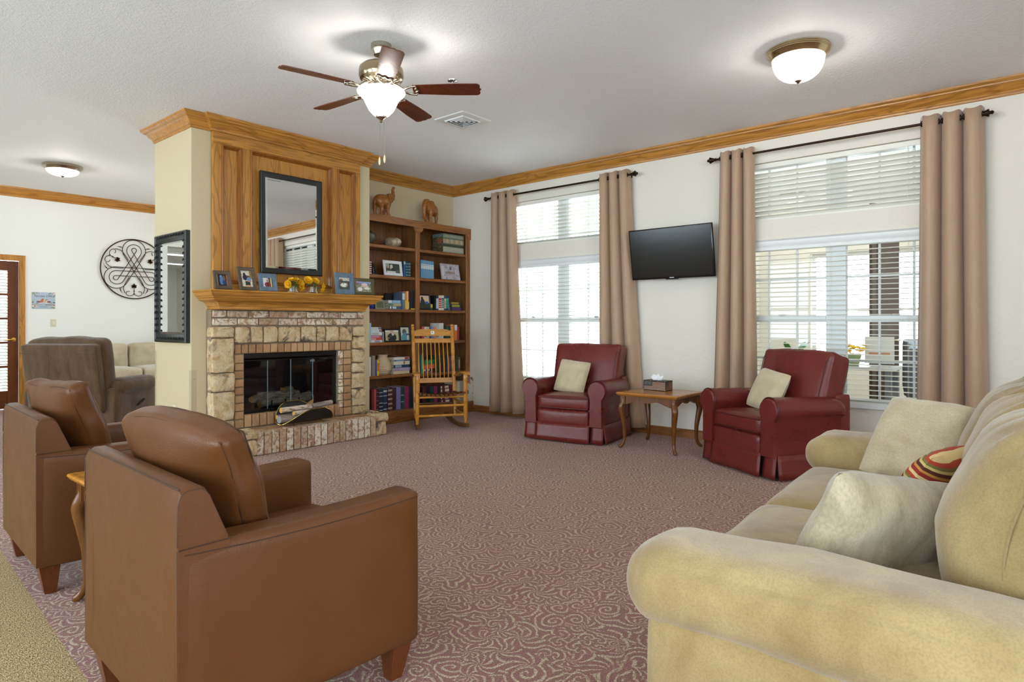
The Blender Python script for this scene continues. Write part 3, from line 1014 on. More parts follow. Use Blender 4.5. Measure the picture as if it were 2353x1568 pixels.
n1 = t.noise(t.co((6, 26, 26)), 2.2, 3, .6, .4)
t.set(col=t.ramp(n1, [(.34, lin((120, 84, 54))), (.46, lin((198, 178, 156))), (.7, lin((228, 216, 200)))]), rough=.8); t.bump(n1, .5, .004)
birch = t.m
t = NT('grey_bark'); n1 = t.noise(t.co((3, 30, 30)), 2, 3, .6)
t.set(col=t.ramp(n1, [(.3, lin((120, 106, 96))), (.7, lin((172, 158, 146)))]), rough=.85); t.bump(n1, .5, .004)
greybark = t.m
yellow_end = plain((214, 160, 74), .7); grey_end = plain((150, 148, 142), .8)
for lab, a, b, r, m1, m2, sd in (
      ('fat grey weathered log lowest at the front of the log holder', (3.145, 5.565, .287), (3.58, 5.60, .284), .036, greybark, grey_end, 1),
      ('birch log on top of the pile, yellow cut end to the left', (3.170, 5.575, .372), (3.50, 5.590, .376), .026, birch, yellow_end, 2),
      ('grey barked log on top of the pile, at its right end', (3.512, 5.592, .376), (3.745, 5.605, .394), .027, greybark, greybark, 3),
      ('short birch log in the middle of the pile', (3.27, 5.525, .337), (3.56, 5.535, .342), .020, birch, yellow_end, 4),
      ('thin log behind the fat grey log in the log holder', (3.16, 5.632, .302), (3.62, 5.662, .306), .022, greybark, yellow_end, 5),
      ('thin yellow ended branch against the front of the log holder', (3.28, 5.512, .290), (3.55, 5.530, .296), .014, birch, yellow_end, 6)):
    bm = new_bm(); log(bm, a, b, r, r*.96, 12, sd, .003)
    tag(obj('firewood_log', bm, [m1, m2], None, 50), lab, 'log', 'firewood in the log holder')
bm = new_bm(); prism(bm, [(0, 0), (.10, .03), (.125, .10), (.09, .085), (.03, .05)], -.012, .012, lambda p, q, a: (3.44+p, 5.635+a+.2*q, .335+q))
tag(obj('wood_splinter', bm, plain((150, 112, 74), .8)), 'split wedge of wood sticking up at the back of the log pile', 'log', 'firewood in the log holder')

# ------------------------------------------------------------------ mantel shelf and panelled overmantel
ms = thing('mantel_shelf', 'moulded oak mantel shelf above the stone surround', 'mantel', (0, 0, 0))
MX0, MX1, MY = 2.49, 4.345, 5.525
prof = [(.0, 1.3235), (.135-.105, 1.3235), (.034, 1.332), (.030, 1.350), (.040, 1.356), (.046, 1.372), (.062, 1.386), (.092, 1.398), (.118, 1.404), (.130, 1.412), (.136, 1.424),
        (.150, 1.428), (.156, 1.440), (.172, 1.444), (.180, 1.462), (.184, 1.474), (.196, 1.480), (.200, 1.490), (.196, 1.496), (0, 1.496)]
bm = new_bm()
def mfun(o, z):  # offset from an inner rectangle
    return [(MX0+.2-o, YF, z), (MX0+.2-o, MY+.2-o, z), (MX1-.2+o, MY+.2-o, z), (MX1-.2+o, YF, z)]
rs = [[bm.verts.new(p) for p in mfun(o*.8 + .04, z)] for o, z in prof]
for a, b in zip(rs, rs[1:]):
    for i in range(3): bm.faces.new((a[i], a[i+1], b[i+1], b[i]))
bm.faces.new(rs[-1]); bm.faces.new(rs[0][::-1])
obj('moulding', bm, oak['x'], ms, 30)
oak_mould = wood('oak_moulding', (134, 78, 28), (164, 102, 42), 'z', .25, 1.0, .2)
om = thing('overmantel', 'oak panelled overmantel behind the black framed mirror', 'panelling', (0, 0, 0))
part_box('backing_board', (PX0+.01, PX1-.01, 5.888, YF, 1.497, 2.963), oak['z'], om, 0)
def ob(nm, x0, x1, z0, z1, ax, y0=PY, y1=5.888): part_box(nm, (x0, x1, y0, y1, z0, z1), oak[ax], om, .003, 1)
for x0, x1 in ((PX0, 2.738), (2.924, 3.014), (3.91, 3.986), (4.204, PX1)): ob('stile', x0, x1, 1.497, 2.853, 'z')
ob('rail', PX0, PX1, 2.853, 2.963, 'x')
for x0, x1 in ((2.738, 2.924), (3.014, 3.91), (3.986, 4.204)):
    ob('rail', x0, x1, 1.497, 1.575, 'x')
    part_box('panel', (x0, x1, 5.880, 5.888, 1.575, 2.853), oak['z'], om, 0)
    bm = new_bm()
    mp = [(-.004, 5.868), (-.004, 5.842), (.002, 5.836), (.010, 5.836), (.014, 5.842), (.015, 5.850), (.022, 5.858), (.026, 5.868), (.030, 5.872), (.030, 5.880)]
    c4 = [(x0, 1.575), (x1, 1.575), (x1, 2.853), (x0, 2.853)]
    rr = []
    for o, y in mp:
        rr.append([bm.verts.new((x0+o, y, 1.575+o)), bm.verts.new((x1-o, y, 1.575+o)), bm.verts.new((x1-o, y, 2.853-o)), bm.verts.new((x0+o, y, 2.853-o))])
    for a, b in zip(rr, rr[1:]):
        for i in range(4): bm.faces.new((a[i], a[(i+1) % 4], b[(i+1) % 4], b[i]))
    obj('panel_moulding', bm, oak_mould, om, 40)

def framed(name, label, cat, w, h, M, fw, depth, frame_m, back=None, glass=None, bevel=None, prof=None):
    """a rectangular moulded frame lying in the local xy plane of its root, facing +z"""
    r = thing(name, label, cat)
    r.matrix_world = M
    p = prof or [(0, 0), (0, depth*.8), (.12, depth), (.3, depth), (.45, depth*.82), (.75, depth*.75), (.9, depth*.55), (1, depth*.5), (1, .1*depth)]
    bm = new_bm(); rr = []
    for o, z in p:
        o *= fw
        rr.append([bm.verts.new(q) for q in ((-w/2+o, -h/2+o, z), (w/2-o, -h/2+o, z), (w/2-o, h/2-o, z), (-w/2+o, h/2-o, z))])
    for a, b in zip(rr, rr[1:]):
        for i in range(4): bm.faces.new((a[i], a[(i+1) % 4], b[(i+1) % 4], b[i]))
    bm.faces.new(rr[0])
    obj('frame', bm, frame_m, r, 35)
    iw, ih = w-2*fw, h-2*fw
    if glass is not None:
        bm = new_bm(); bv = bevel or 0
        z0, z1 = depth*.32, depth*.45
        o = [bm.verts.new(q) for q in ((-iw/2, -ih/2, z0), (iw/2, -ih/2, z0), (iw/2, ih/2, z0), (-iw/2, ih/2, z0))]
        if bv:
            i_ = [bm.verts.new(q) for q in ((-iw/2+bv, -ih/2+bv, z1), (iw/2-bv, -ih/2+bv, z1), (iw/2-bv, ih/2-bv, z1), (-iw/2+bv, ih/2-bv, z1))]
            for k in range(4): bm.faces.new((o[k], o[(k+1) % 4], i_[(k+1) % 4], i_[k]))
            bm.faces.new(i_)
        else: bm.faces.new(o)
        obj('glass', bm, glass, r)
    return r, iw, ih
def facing(loc, right, up):
    right = Vector(right).normalized(); up = Vector(up).normalized()
    n = right.cross(up)
    M = Matrix((right, up, n)).transposed().to_4x4(); M.translation = Vector(loc)
    return M
# mirror over the mantel, facing -y
framed('wall_mirror', 'black framed mirror hanging over the mantel', 'mirror', .676, .99, facing((3.438, 5.842, 2.183), (1,0,0), (0,.012,1)), .052, .03, black_satin, glass=mirror_mat, bevel=.02)
# tall carved mirror on the side of the chimney breast, facing -x
r, iw, ih = framed('wall_mirror', 'tall narrow mirror with carved black frame on the side of the chimney breast', 'mirror', .70, 1.02, facing((2.484, 6.275, 1.53), (0,-1,0), (0,0,1)), .075, .045, black_satin, glass=mirror_mat, bevel=.022)
def carve(p0, p1, n):
    for k in range(n):
        q = Vector(p0).lerp(Vector(p1), (k+.5)/n)
        L = (Vector(p1)-Vector(p0)).length/n
        bm = new_bm()
        pts = []
        for i in range(12):
            a = i/11*4.2; rr_ = .0125*(1-i/14)
            pts.append(q + Vector((math.cos(a)*rr_*L/.036, math.sin(a)*rr_*L/.036, .047)))
        tube(bm, pts, [.006]*6+[.005, .005, .004, .004, .003, .003], 6)
        obj('carving', bm, black_satin, r, 60)
for y in (.476, -.476): carve((-.31, y, 0), (.31, y, 0), 10)
for x in (.316, -.316): carve((x, -.44, 0), (x, .44, 0), 15)

# ------------------------------------------------------------------ pictures and flowers on the mantel
def stand_photo(name, label, x, y, z, w, h, lean, fm, ops, fw=.022, rz=0, mat_c=None, mw=0, depth=.016, cat='picture frame', group=None):
    """easel photograph whose foot rests at (x, y, z)"""
    cr = Matrix.Rotation(rz, 4, 'Z')
    right = cr @ Vector((1,0,0)); back = cr @ Vector((0,1,0))
    up = (Vector((0,0,1))*math.cos(lean) + back*math.sin(lean))
    M = facing(Vector((x, y, z+.001)) + up*h/2, right, up)
    r, iw, ih = framed(name, label, cat, w, h, M, fw, depth, fm)
    if group: r['group'] = group
    T = Matrix.Translation((0, 0, depth*.3))
    if mat_c:
        bm = new_bm(); box(bm, -iw/2, iw/2, -ih/2, ih/2, 0, depth*.28); obj('mat_board', bm, plain(mat_c, .8), r)
    print_obj('photo', iw-2*mw, ih-2*mw, paint(ops), r, T)
    if lean > .06:
        bm = new_bm()
        L = h*.62
        D = L*math.sin(lean)*1.7
        prism(bm, [(-.3, 0), (.3, 0), (.15, 1), (-.15, 1)], 0, .004, lambda p, q, a: (p*w*.6, -h/2 + .004 + (L-.004)*q + (1-q)*(D+.004)*math.tan(lean), -.0005 - a - (1-q)*D))
        obj('easel_leg', bm, black_iron, r)
    return r
brown_fr = wood('weathered_frame', (74, 58, 44), (110, 90, 70), 'x', .5, 3, .2)
blue_fr = fabric('slate_blue_frame', (92, 108, 126), (116, 132, 148), 20, 200, .5, 0)
green_fr = wood('olive_frame', (70, 62, 32), (96, 86, 46), 'x', .4, 3, .1)
MZ = 1.497
stand_photo('picture_frame', 'small brown frame at the left end of the mantel', 2.620, 5.575, MZ, .155, .17, .26, brown_fr, [('bg', (24, 26, 30)), ('r', 0, .08, 0, 1, (196, 140, 100)), ('r', .9, 1, 0, 1, (170, 100, 60)),
     ('e', .4, .78, .12, .14, (120, 150, 190)), ('e', .45, .45, .2, .35, (74, 118, 176)), ('e', .68, .6, .12, .3, (120, 90, 70)), ('e', .7, .3, .2, .2, (40, 60, 100))], .032)
stand_photo('picture_frame', 'tall brown frame with two seated people, second on the mantel', 2.850, 5.575, MZ, .165, .222, .30, brown_fr, [('bg', (214, 204, 184)), ('r', .8, 1, .5, 1, (140, 110, 40)), ('n', 14, 3, .3, (120, 130, 130)),
     ('e', .3, .78, .12, .09, (40, 36, 36)), ('e', .35, .58, .24, .18, (32, 40, 60)), ('e', .66, .62, .13, .1, (96, 64, 48)), ('e', .7, .45, .22, .16, (110, 140, 180)), ('r', .3, .8, .05, .35, (40, 52, 56)),
     ('r', .55, .95, .3, .36, (206, 120, 50)), ('e', .6, .06, .2, .05, (220, 150, 110))], .034)
stand_photo('picture_frame', 'slate blue frame with a man in a red shirt, third on the mantel', 3.045, 5.575, MZ, .178, .168, .22, blue_fr, [('bg', (206, 208, 210)), ('r', .55, 1, 0, 1, (58, 66, 84)), ('r', .8, .93, 0, 1, (226, 208, 120)),
     ('e', .5, .25, .34, .3, (138, 38, 44)), ('e', .5, .72, .15, .22, (198, 160, 140)), ('r', .4, .62, .66, .74, (50, 50, 56)), ('e', .5, .3, .08, .25, (70, 40, 44))], .042)
stand_photo('picture_frame', 'grey blue upright frame with a group photo, right of the sunflowers', 3.880, 5.570, MZ, .225, .222, .10, blue_fr, [('bg', (62, 74, 68)), ('r', 0, 1, .7, 1, (200, 196, 184)), ('e', .2, .78, .18, .12, (120, 90, 70)), ('r', 0, 1, .55, .72, (70, 72, 80)),
     ('e', .45, .38, .36, .18, (226, 226, 214)), ('r', .72, .78, .3, .6, (214, 96, 66)), ('r', .1, .16, .4, .6, (200, 90, 60)), ('n', 11, 5, .35, (50, 66, 56)), ('r', 0, 1, 0, .2, (66, 78, 70))], .05)
stand_photo('picture_frame', 'olive green frame at the right end of the mantel', 4.128, 5.580, MZ, .262, .178, .08, green_fr, [('bg', (120, 124, 96)), ('r', 0, 1, .8, 1, (96, 140, 196)), ('r', 0, 1, .55, .8, (70, 96, 90)), ('e', .55, .72, .22, .12, (226, 190, 190)), ('r', .3, .8, .5, .62, (196, 180, 150)),
     ('e', .25, .25, .14, .2, (230, 226, 220)), ('n', 16, 8, .25, (220, 190, 180)), ('e', .7, .35, .2, .12, (220, 216, 200)), ('e', .12, .8, .06, .08, (200, 70, 70))], .035)
petal_m = plain((238, 186, 8), .6); disc_m = plain((208, 142, 10), .8); stem_m = plain((92, 122, 52), .7); leaf_m = plain((86, 120, 60), .7)
def sunflower(parent, c, d, R_=.038, seed=0):
    c, d = Vector(c), Vector(d).normalized()
    u, v = frame_of(d)
    bm = new_bm(); rr = random.Random(seed)
    for ring_, (n, r0, k) in enumerate(((22, R_, .12), (18, R_*.86, .38), (14, R_*.66, .6))):
        for i in range(n):
            a = 2*PI*(i+rr.random()*.4)/n
            e = u*math.cos(a)+v*math.sin(a); s = d.cross(e)
            b0 = c + e*R_*.28
            tip = c + e*r0*(1+.12*rr.random()) + d*R_*k*(.6+rr.random()*.6)
            mid = (b0+tip)/2 + d*R_*.1
            p = [bm.verts.new(q) for q in (b0, mid+s*R_*.19, tip, mid-s*R_*.19)]
            bm.faces.new(p)
    hd = obj('flower_head', bm, petal_m, parent); hd['kind'] = 'stuff'
    bm = new_bm(); lathe(bm, [(.002, -.2*R_), (R_*.42, -.1*R_), (R_*.46, .05*R_), (R_*.38, .16*R_), (.001, .2*R_)], c, d, 14); obj('seed_disc', bm, disc_m, hd, 60)
def vase(label, x, y, r, h, flowers, seed):
    vs = thing('flower_vase', label, 'vase', (x, y, MZ), group='sunflower vases on the mantel')
    bm = new_bm(); lathe(bm, [(r*.85, 0), (r, .006), (r, h-.006), (r*.96, h), (r*.88, h), (r*.9, .012), (.001, .010)], (0,0,0), (0,0,1), 20, caps=False)
    bm.faces.new([v for v in bm.verts if abs(v.co.z) < 1e-6][::-1])
    obj('glass_jar', bm, clear_glass, vs, 40)
    for i, (a, b, c, d) in enumerate(flowers):
        bm = new_bm(); tube(bm, spline([(a*.15, b*.15, .014), (a*.3, b*.3, h*.9), (a-d[0]*.012, b-d[1]*.012, c-.012), (a-d[0]*.004, b-d[1]*.004, c-.003)], 5), .0035, 6); obj('stem', bm, stem_m, vs, 60)
        sunflower(vs, (a, b, c), d, .041 if i else .046, seed+i)
    rr = random.Random(seed)
    for k in range(24):
        a = rr.random()*2*PI; L = .034+.024*rr.random(); z0 = h*.9+.004+.05*rr.random()
        e = Vector((math.cos(a), math.sin(a), .2)); s = Vector((-math.sin(a), math.cos(a), 0))
        bm = new_bm(); o_ = Vector((0, 0, z0)) + e*.012
        P = [o_, o_+e*L*.5+s*L*.33+Vector((0,0,.006)), o_+e*L*1.15-Vector((0,0,.006)), o_+e*L*.5-s*L*.33+Vector((0,0,.006)), o_+e*L*.55+Vector((0,0,-.003))]
        q = [bm.verts.new(p) for p in P]
        for t3 in ((0,1,4),(1,2,4),(2,3,4),(3,0,4)): bm.faces.new([q[i] for i in t3])
        obj('leaf', bm, leaf_m, vs)
vase('left sunflower vase, blooms nodding to both sides', 3.312, 5.60, .046, .062, [(.062, -.03, .085, (.5, -.8, .0)), (-.062, -.015, .075, (-.8, -.5, -.1)), (-.01, .012, .118, (-.3, -.3, .9)), (.032, -.02, .11, (.3, -.75, .45)), (.075, -.03, .05, (.7, -.55, -.4))], 3)
vase('right sunflower vase, two upright blooms and one drooping', 3.520, 5.60, .052, .062, [(-.048, -.01, .125, (-.2, -.75, .45)), (.03, -.015, .122, (.1, -.7, .6)), (.105, -.02, .07, (.85, -.45, -.1)), (.095, -.02, .04, (.8, -.5, -.5))], 20)
# ------------------------------------------------------------------ bookcase in the alcove
bc = thing('bookcase', 'built in oak bookcase with two bays and scalloped top rail', 'bookcase', (0, 0, 0))
BX0, BXM0, BXM1, BX1, BY = 4.445, 5.28, 5.345, 6.248, 6.07
def bp(nm, b, m, r=.003): return part_box(nm, b, m, bc, r)
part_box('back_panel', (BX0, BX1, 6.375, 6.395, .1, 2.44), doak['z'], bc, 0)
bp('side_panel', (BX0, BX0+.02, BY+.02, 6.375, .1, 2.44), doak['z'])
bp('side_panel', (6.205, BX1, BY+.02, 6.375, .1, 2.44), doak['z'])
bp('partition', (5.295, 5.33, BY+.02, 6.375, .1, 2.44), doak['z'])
bp('stile', (BXM0, BXM1, BY, BY+.02, .145, 2.41), medoak['z'])
bp('stile', (6.175, BX1, BY, BY+.02, .145, 2.41), medoak['z'])
bp('stile', (BX0, 4.51, BY, BY+.02, .145, 2.41), medoak['z'])
bp('top_board', (BX0, BX1, BY-.01, 6.395, 2.44, 2.48), medoak['x'])
bp('plinth', (BX0, BX1, 6.0, 6.395, 0, .145), medoak['x'], .006)
# scalloped rail
def arch(x0, x1):
    k = .045
    L = [(x0, 2.335), (x0+.025, 2.335)]
    for i in range(7):
        a = i/6*PI/2
        L.append((x0+.03 + k*math.sin(a), 2.345 + .055*(1-math.cos(a)) + .0))
    R_ = [(x0+x1-p, q) for p, q in L][::-1]
    return L + R_
poly = [(BX0, 2.48)] + [(4.51, 2.40)] + [(5.20, 2.40)] 
pts = arch(4.42, 5.312)[1:] + arch(5.312, 6.25)[1:]
poly = [(p, q) for p, q in pts if p > BX0 and p < BX1-.0005]
poly = [(BX0, poly[0][1])] + poly + [(BX1, poly[-1][1]), (BX1, 2.482), (BX0, 2.482)]
bm = new_bm(); prism(bm, poly, BY-.018, BY+.004, lambda p, q, a: (p, a, q))
obj('scalloped_rail', bm, medoak['x'], bc)
for x0, x1 in ((BX0+.02, 5.294), (5.331, 6.204)):
    for z in (2.135, 1.775, 1.370, .970, .565 if x0 > 5 else .575):
        z = .555 if (x0 > 5 and z < .6) else z
        bp('shelf', (x0, x1, BY+.022, 6.374, z-.036, z), medoak['x'])

def book(label, x0, x1, z0, z1, c, y0=6.115, dep=.2, lean=0, bands=None, rough=.45, group='books in the bookcase', flat=False, nm='book', pages=(226, 216, 190)):
    """one book; upright with its spine to the room, or lying flat (spine to the room too)"""
    z0 += .0007; z1 += .0007
    t_ = min(.0035, (x1-x0)*.2 if not flat else (z1-z0)*.2)
    bm = new_bm()
    if not flat:
        poly = [(x0, y0), (x1, y0), (x1, y0+dep), (x1-t_, y0+dep), (x1-t_, y0+t_), (x0+t_, y0+t_), (x0+t_, y0+dep), (x0, y0+dep)]
        cx = (x0+x1)/2
        prism(bm, poly, z0, z1, lambda p, q, a: (p-cx+lean*(a-z0), q, a-z0))
        o = obj(nm, bm, plain(c, rough)); o.location = (cx, 0, z0)
        bm = new_bm()
        prism(bm, [(x0+t_-cx, y0+t_), (x1-t_-cx, y0+t_), (x1-t_-cx, y0+dep-.004), (x0+t_-cx, y0+dep-.004)], .003, z1-z0-.004, lambda p, q, a: (p+lean*a, q, a))
        obj('pages', bm, plain(pages, .9), o)
        for (b0, b1, bc_) in (bands or []):
            H = z1-z0; w = x1-x0
            bm = new_bm(); prism(bm, [(-w*.46, y0-.0012), (w*.46, y0-.0012), (w*.46, y0+.001), (-w*.46, y0+.001)], H*b0, H*b1, lambda p, q, a: (p+lean*a, q, a))
            obj('spine_band', bm, plain(bc_, .5), o)
    else:
        poly = [(z0, y0), (z1, y0), (z1, y0+dep), (z1-t_, y0+dep), (z1-t_, y0+t_), (z0+t_, y0+t_), (z0+t_, y0+dep), (z0, y0+dep)]
        prism(bm, poly, x0, x1, lambda p, q, a: (a, q, p-z0))
        o = obj(nm, bm, plain(c, rough)); o.location = (0, 0, z0)
        bm = new_bm(); box(bm, x0+.003, x1-.003, y0+t_, y0+dep-.004, t_, z1-z0-t_); obj('pages', bm, plain(pages, .9), o)
        for (b0, b1, bc_) in (bands or []):
            L = x1-x0
            bm = new_bm(); box(bm, x0+L*b0, x0+L*b1, y0-.0012, y0+.001, (z1-z0)*.12, (z1-z0)*.88); obj('spine_band', bm, plain(bc_, .5), o)
    tag(o, label, 'book', group)
    return o
UPL = [
 (1.775, 4.595, 4.632, 1.948, (120,40,44), 'slim red and white patterned book beside the dark figurine'),
 (1.775, 5.103, 5.117, 1.97, (22,40,44), 'black book directly right of the white photo frame'),
 (1.775, 5.117, 5.144, 1.971, (40,96,150), 'bright blue hardback right of the white photo frame'),
 (1.775, 5.148, 5.186, 1.969, (30,44,50), 'black and teal banded volume, left of its twin'),
 (1.775, 5.188, 5.229, 1.972, (28,40,46), 'black and teal banded volume, right of its twin'),
 (1.37, 5.093, 5.137, 1.588, (96,118,146), 'tall slate blue book beside the horizontal stack of three'),
 (1.37, 5.139, 5.164, 1.589, (220,140,30), 'orange spined book next to the slate blue one'),
 (1.37, 5.165, 5.186, 1.595, (236,220,120), 'yellow and white spined book next to the orange one'),
 (1.37, 5.188, 5.204, 1.602, (196,60,44), 'thin red and white book left of the big black binder'),
 (1.37, 5.218, 5.277, 1.61, (34,40,36), 'big black binder at the right end of the third left shelf'),
 (0.97, 4.601, 4.625, 1.2, (150,196,220), 'pale blue book behind the stack of six by the chimney breast'),
 (0.97, 4.791, 4.813, 1.096, (150,156,164), 'grey book standing behind the stack of six by the chimney breast'),
 (0.575, 4.595, 4.623, 0.801, (216,214,196), 'cream book on the ribbed vase shelf, half hidden by the chimney breast'),
 (0.575, 4.637, 4.683, 0.814, (150,142,128), 'grey cloth book on the ribbed vase shelf'),
 (0.575, 4.686, 4.708, 0.756, (86,92,150), 'blue and purple paperback left of the yellow one'),
 (0.575, 4.71, 4.74, 0.76, (240,190,30), 'yellow paperback left of the ribbed vase'),
 (0.145, 4.62, 4.654, 0.414, (112,44,34), 'brick red album, first on the bottom left shelf'),
 (0.145, 4.656, 4.689, 0.416, (190,78,80), 'coral pink album on the bottom left shelf'),
 (0.145, 4.69, 4.727, 0.408, (70,26,34), 'dark maroon album with silver studs on the bottom left shelf'),
 (0.145, 4.729, 4.789, 0.415, (30,46,62), 'navy album with silver bands on the bottom left shelf'),
 (0.145, 4.791, 4.851, 0.415, (36,54,84), 'blue album with silver bands beside the navy one'),
 (0.145, 4.86, 4.93, 0.415, (86,30,38), 'maroon album with double white bands on the bottom left shelf'),
 (0.145, 4.931, 4.987, 0.41, (60,40,40), 'dark brown album on the bottom left shelf'),
 (0.145, 4.99, 5.058, 0.415, (142,124,186), 'lavender album on the bottom left shelf'),
 (0.145, 5.06, 5.113, 0.416, (26,80,70), 'dark green album right of the lavender one'),
 (0.145, 5.115, 5.19, 0.416, (146,44,90), 'magenta album on the bottom left shelf'),
 (0.145, 5.192, 5.239, 0.412, (24,46,46), 'blackish green album right of the magenta one on the bottom left shelf'),
 (0.145, 5.246, 5.276, 0.397, (50,34,60), 'plum album behind the rocking chair post'),
]
UPR = [
 (1.37, 5.621, 5.655, 1.559, (20,26,26), 'thin black binder leaning left of the banded volumes'),
 (1.37, 5.657, 5.701, 1.561, (52,62,96), 'navy volume with a white label panel, first of the five'),
 (1.37, 5.705, 5.75, 1.562, (224,214,180), 'cream volume with red bands'),
 (1.37, 5.752, 5.799, 1.564, (214,212,196), 'cream volume with blue bands'),
 (1.37, 5.801, 5.842, 1.562, (60,76,104), 'navy volume with pale yellow bands'),
 (1.37, 5.844, 5.886, 1.564, (40,60,92), 'navy volume with turquoise bands'),
 (0.97, 5.412, 5.452, 1.156, (206,84,96), 'pink paperback at the left end behind the rocking chair crest'),
 (0.97, 5.456, 5.493, 1.153, (220,222,214), 'white and green paperback behind the rocking chair crest'),
 (0.97, 5.495, 5.538, 1.152, (216,196,160), 'sand coloured paperback behind the rocking chair crest'),
 (0.97, 5.54, 5.574, 1.149, (104,88,150), 'violet paperback behind the rocking chair crest'),
 (0.97, 5.575, 5.613, 1.155, (120,160,206), 'sky blue paperback behind the rocking chair crest'),
 (0.97, 5.615, 5.659, 1.152, (228,146,136), 'salmon paperback behind the rocking chair crest'),
 (0.97, 5.661, 5.705, 1.155, (206,206,196), 'pale grey paperback with green bands behind the crest'),
 (0.97, 5.709, 5.791, 1.2, (222,220,212), 'thick white slipcased book standing above its row'),
 (0.97, 5.795, 5.842, 1.165, (40,40,48), 'black paperback right of the white slipcase'),
 (0.97, 5.844, 5.886, 1.165, (44,90,60), 'green and black paperback right of the white slipcase'),
 (0.97, 5.888, 5.926, 1.165, (50,46,76), 'dark indigo paperback left of the right chair post'),
 (0.97, 5.928, 5.958, 1.171, (176,50,60), 'crimson book beside the right chair post'),
 (0.97, 5.99, 6.042, 1.177, (226,124,50), 'orange book with a white top, right of the chair post'),
 (0.97, 6.044, 6.081, 1.153, (160,62,56), 'brick coloured book at the right end of its row'),
 (0.555, 5.403, 5.419, 0.801, (80,190,170), 'thin turquoise book against the centre stile'),
 (0.555, 5.647, 5.697, 0.78, (56,66,34), 'olive green hardback right of the orange and green stack'),
 (0.555, 5.7, 5.752, 0.772, (46,58,32), 'dark moss hardback beside the olive one'),
 (0.555, 5.754, 5.814, 0.77, (84,44,32), 'reddish brown hardback on the shelf behind the spindles'),
 (0.555, 5.817, 5.858, 0.768, (60,52,40), 'dark khaki hardback on the shelf behind the spindles'),
 (0.555, 5.862, 5.906, 0.766, (84,58,104), 'purple hardback, left of the second purple one'),
 (0.555, 5.908, 5.954, 0.764, (96,64,84), 'mauve hardback, right of the purple one'),
 (0.555, 6.015, 6.064, 0.766, (38,60,52), 'dark green hardback right of the chair post'),
 (0.555, 6.067, 6.097, 0.741, (120,84,58), 'brown paperback at the right end behind the chair arm'),
 (0.145, 5.412, 5.471, 0.394, (84,30,40), 'maroon album, first on the bottom right shelf'),
 (0.145, 5.474, 5.545, 0.389, (24,34,40), 'black album on the bottom right shelf'),
 (0.145, 5.548, 5.609, 0.384, (32,66,64), 'bottle green album on the bottom right shelf'),
 (0.145, 5.612, 5.67, 0.379, (150,44,100), 'magenta album on the bottom right shelf'),
 (0.145, 5.674, 5.713, 0.375, (28,36,40), 'charcoal album right of the magenta one on the bottom right shelf'),
 (0.145, 6.031, 6.081, 0.413, (206,196,160), 'cream album on the bottom right shelf behind the chair arm'),
 (0.145, 6.084, 6.13, 0.415, (150,150,146), 'grey album on the bottom right shelf behind the chair arm'),
 (0.145, 6.134, 6.181, 0.411, (176,164,160), 'pinkish grey album, rightmost upright on the bottom right shelf'),
]
SILV, CREAM_ = (196, 196, 190), (222, 214, 186)
BANDS = {
 'navy album with silver bands on the bottom left shelf': [(.04, .07, SILV), (.2, .23, SILV), (.36, .39, SILV), (.66, .69, SILV), (.82, .85, SILV)],
 'blue album with silver bands beside the navy one': [(.06, .1, SILV), (.34, .37, SILV), (.66, .69, SILV), (.84, .92, SILV)],
 'maroon album with double white bands on the bottom left shelf': [(k, k+.022, CREAM_) for b in (.06, .26, .47, .68, .86) for k in (b, b+.045)],
 'dark maroon album with silver studs on the bottom left shelf': [(k, k+.02, (150, 140, 170)) for k in (.1, .3, .5, .7, .88)],
 'black and teal banded volume, left of its twin': [(k, k+.1, (92, 128, 140)) for k in (.06, .24, .42, .6, .78)],
 'black and teal banded volume, right of its twin': [(k, k+.1, (92, 128, 140)) for k in (.06, .24, .42, .6, .78)],
 'bright blue hardback right of the white photo frame': [(.78, .95, (190, 200, 190))],
 'slim red and white patterned book beside the dark figurine': [(k, k+.06, (226, 220, 214)) for k in (.05, .2, .35, .5, .65, .8)],
 'navy volume with a white label panel, first of the five': [(.1, .8, (196, 200, 214))],
 'cream volume with red bands': [(k, k+.08, (190, 40, 50)) for k in (.15, .28, .41, .54)] + [(.66, .82, (190, 40, 50))],
 'cream volume with blue bands': [(k, k+.06, (56, 88, 120)) for k in (.16, .27, .38, .49, .6)] + [(.7, .82, (56, 88, 120))],
 'navy volume with pale yellow bands': [(k, k+.09, (206, 210, 150)) for k in (.13, .26, .39, .52)] + [(.64, .8, (206, 210, 150))],
 'navy volume with turquoise bands': [(k, k+.09, (70, 176, 160)) for k in (.13, .26, .39, .52)] + [(.64, .82, (70, 176, 160))],
 'white and green paperback behind the rocking chair crest': [(k, k+.07, (50, 110, 80)) for k in (.1, .3, .5)],
 'pale grey paperback with green bands behind the crest': [(k, k+.07, (50, 96, 72)) for k in (.1, .3, .5)],
 'orange book with a white top, right of the chair post': [(.64, .99, (222, 224, 226))],
 'thin red and white book left of the big black binder': [(.05, .4, (220, 214, 206))],
 'yellow and white spined book next to the orange one': [(.05, .55, (238, 214, 40)), (.6, .95, (220, 206, 190))],
 'orange spined book next to the slate blue one': [(.03, .5, (240, 190, 30))],
 'tall slate blue book beside the horizontal stack of three': [(.55, .9, (206, 214, 222))],
 'thick white slipcased book standing above its row': [(.3, .42, (150, 150, 146))],
 'yellow paperback left of the ribbed vase': [(.3, .8, (206, 120, 60))],
 'dark green album right of the lavender one': [(.3, .34, (120, 190, 170)), (.6, .64, (120, 190, 170))],
 'purple hardback, left of the second purple one': [(.15, .85, (110, 84, 132))],
 'brown paperback at the right end behind the chair arm': [(.2, .8, (176, 150, 110))],
}
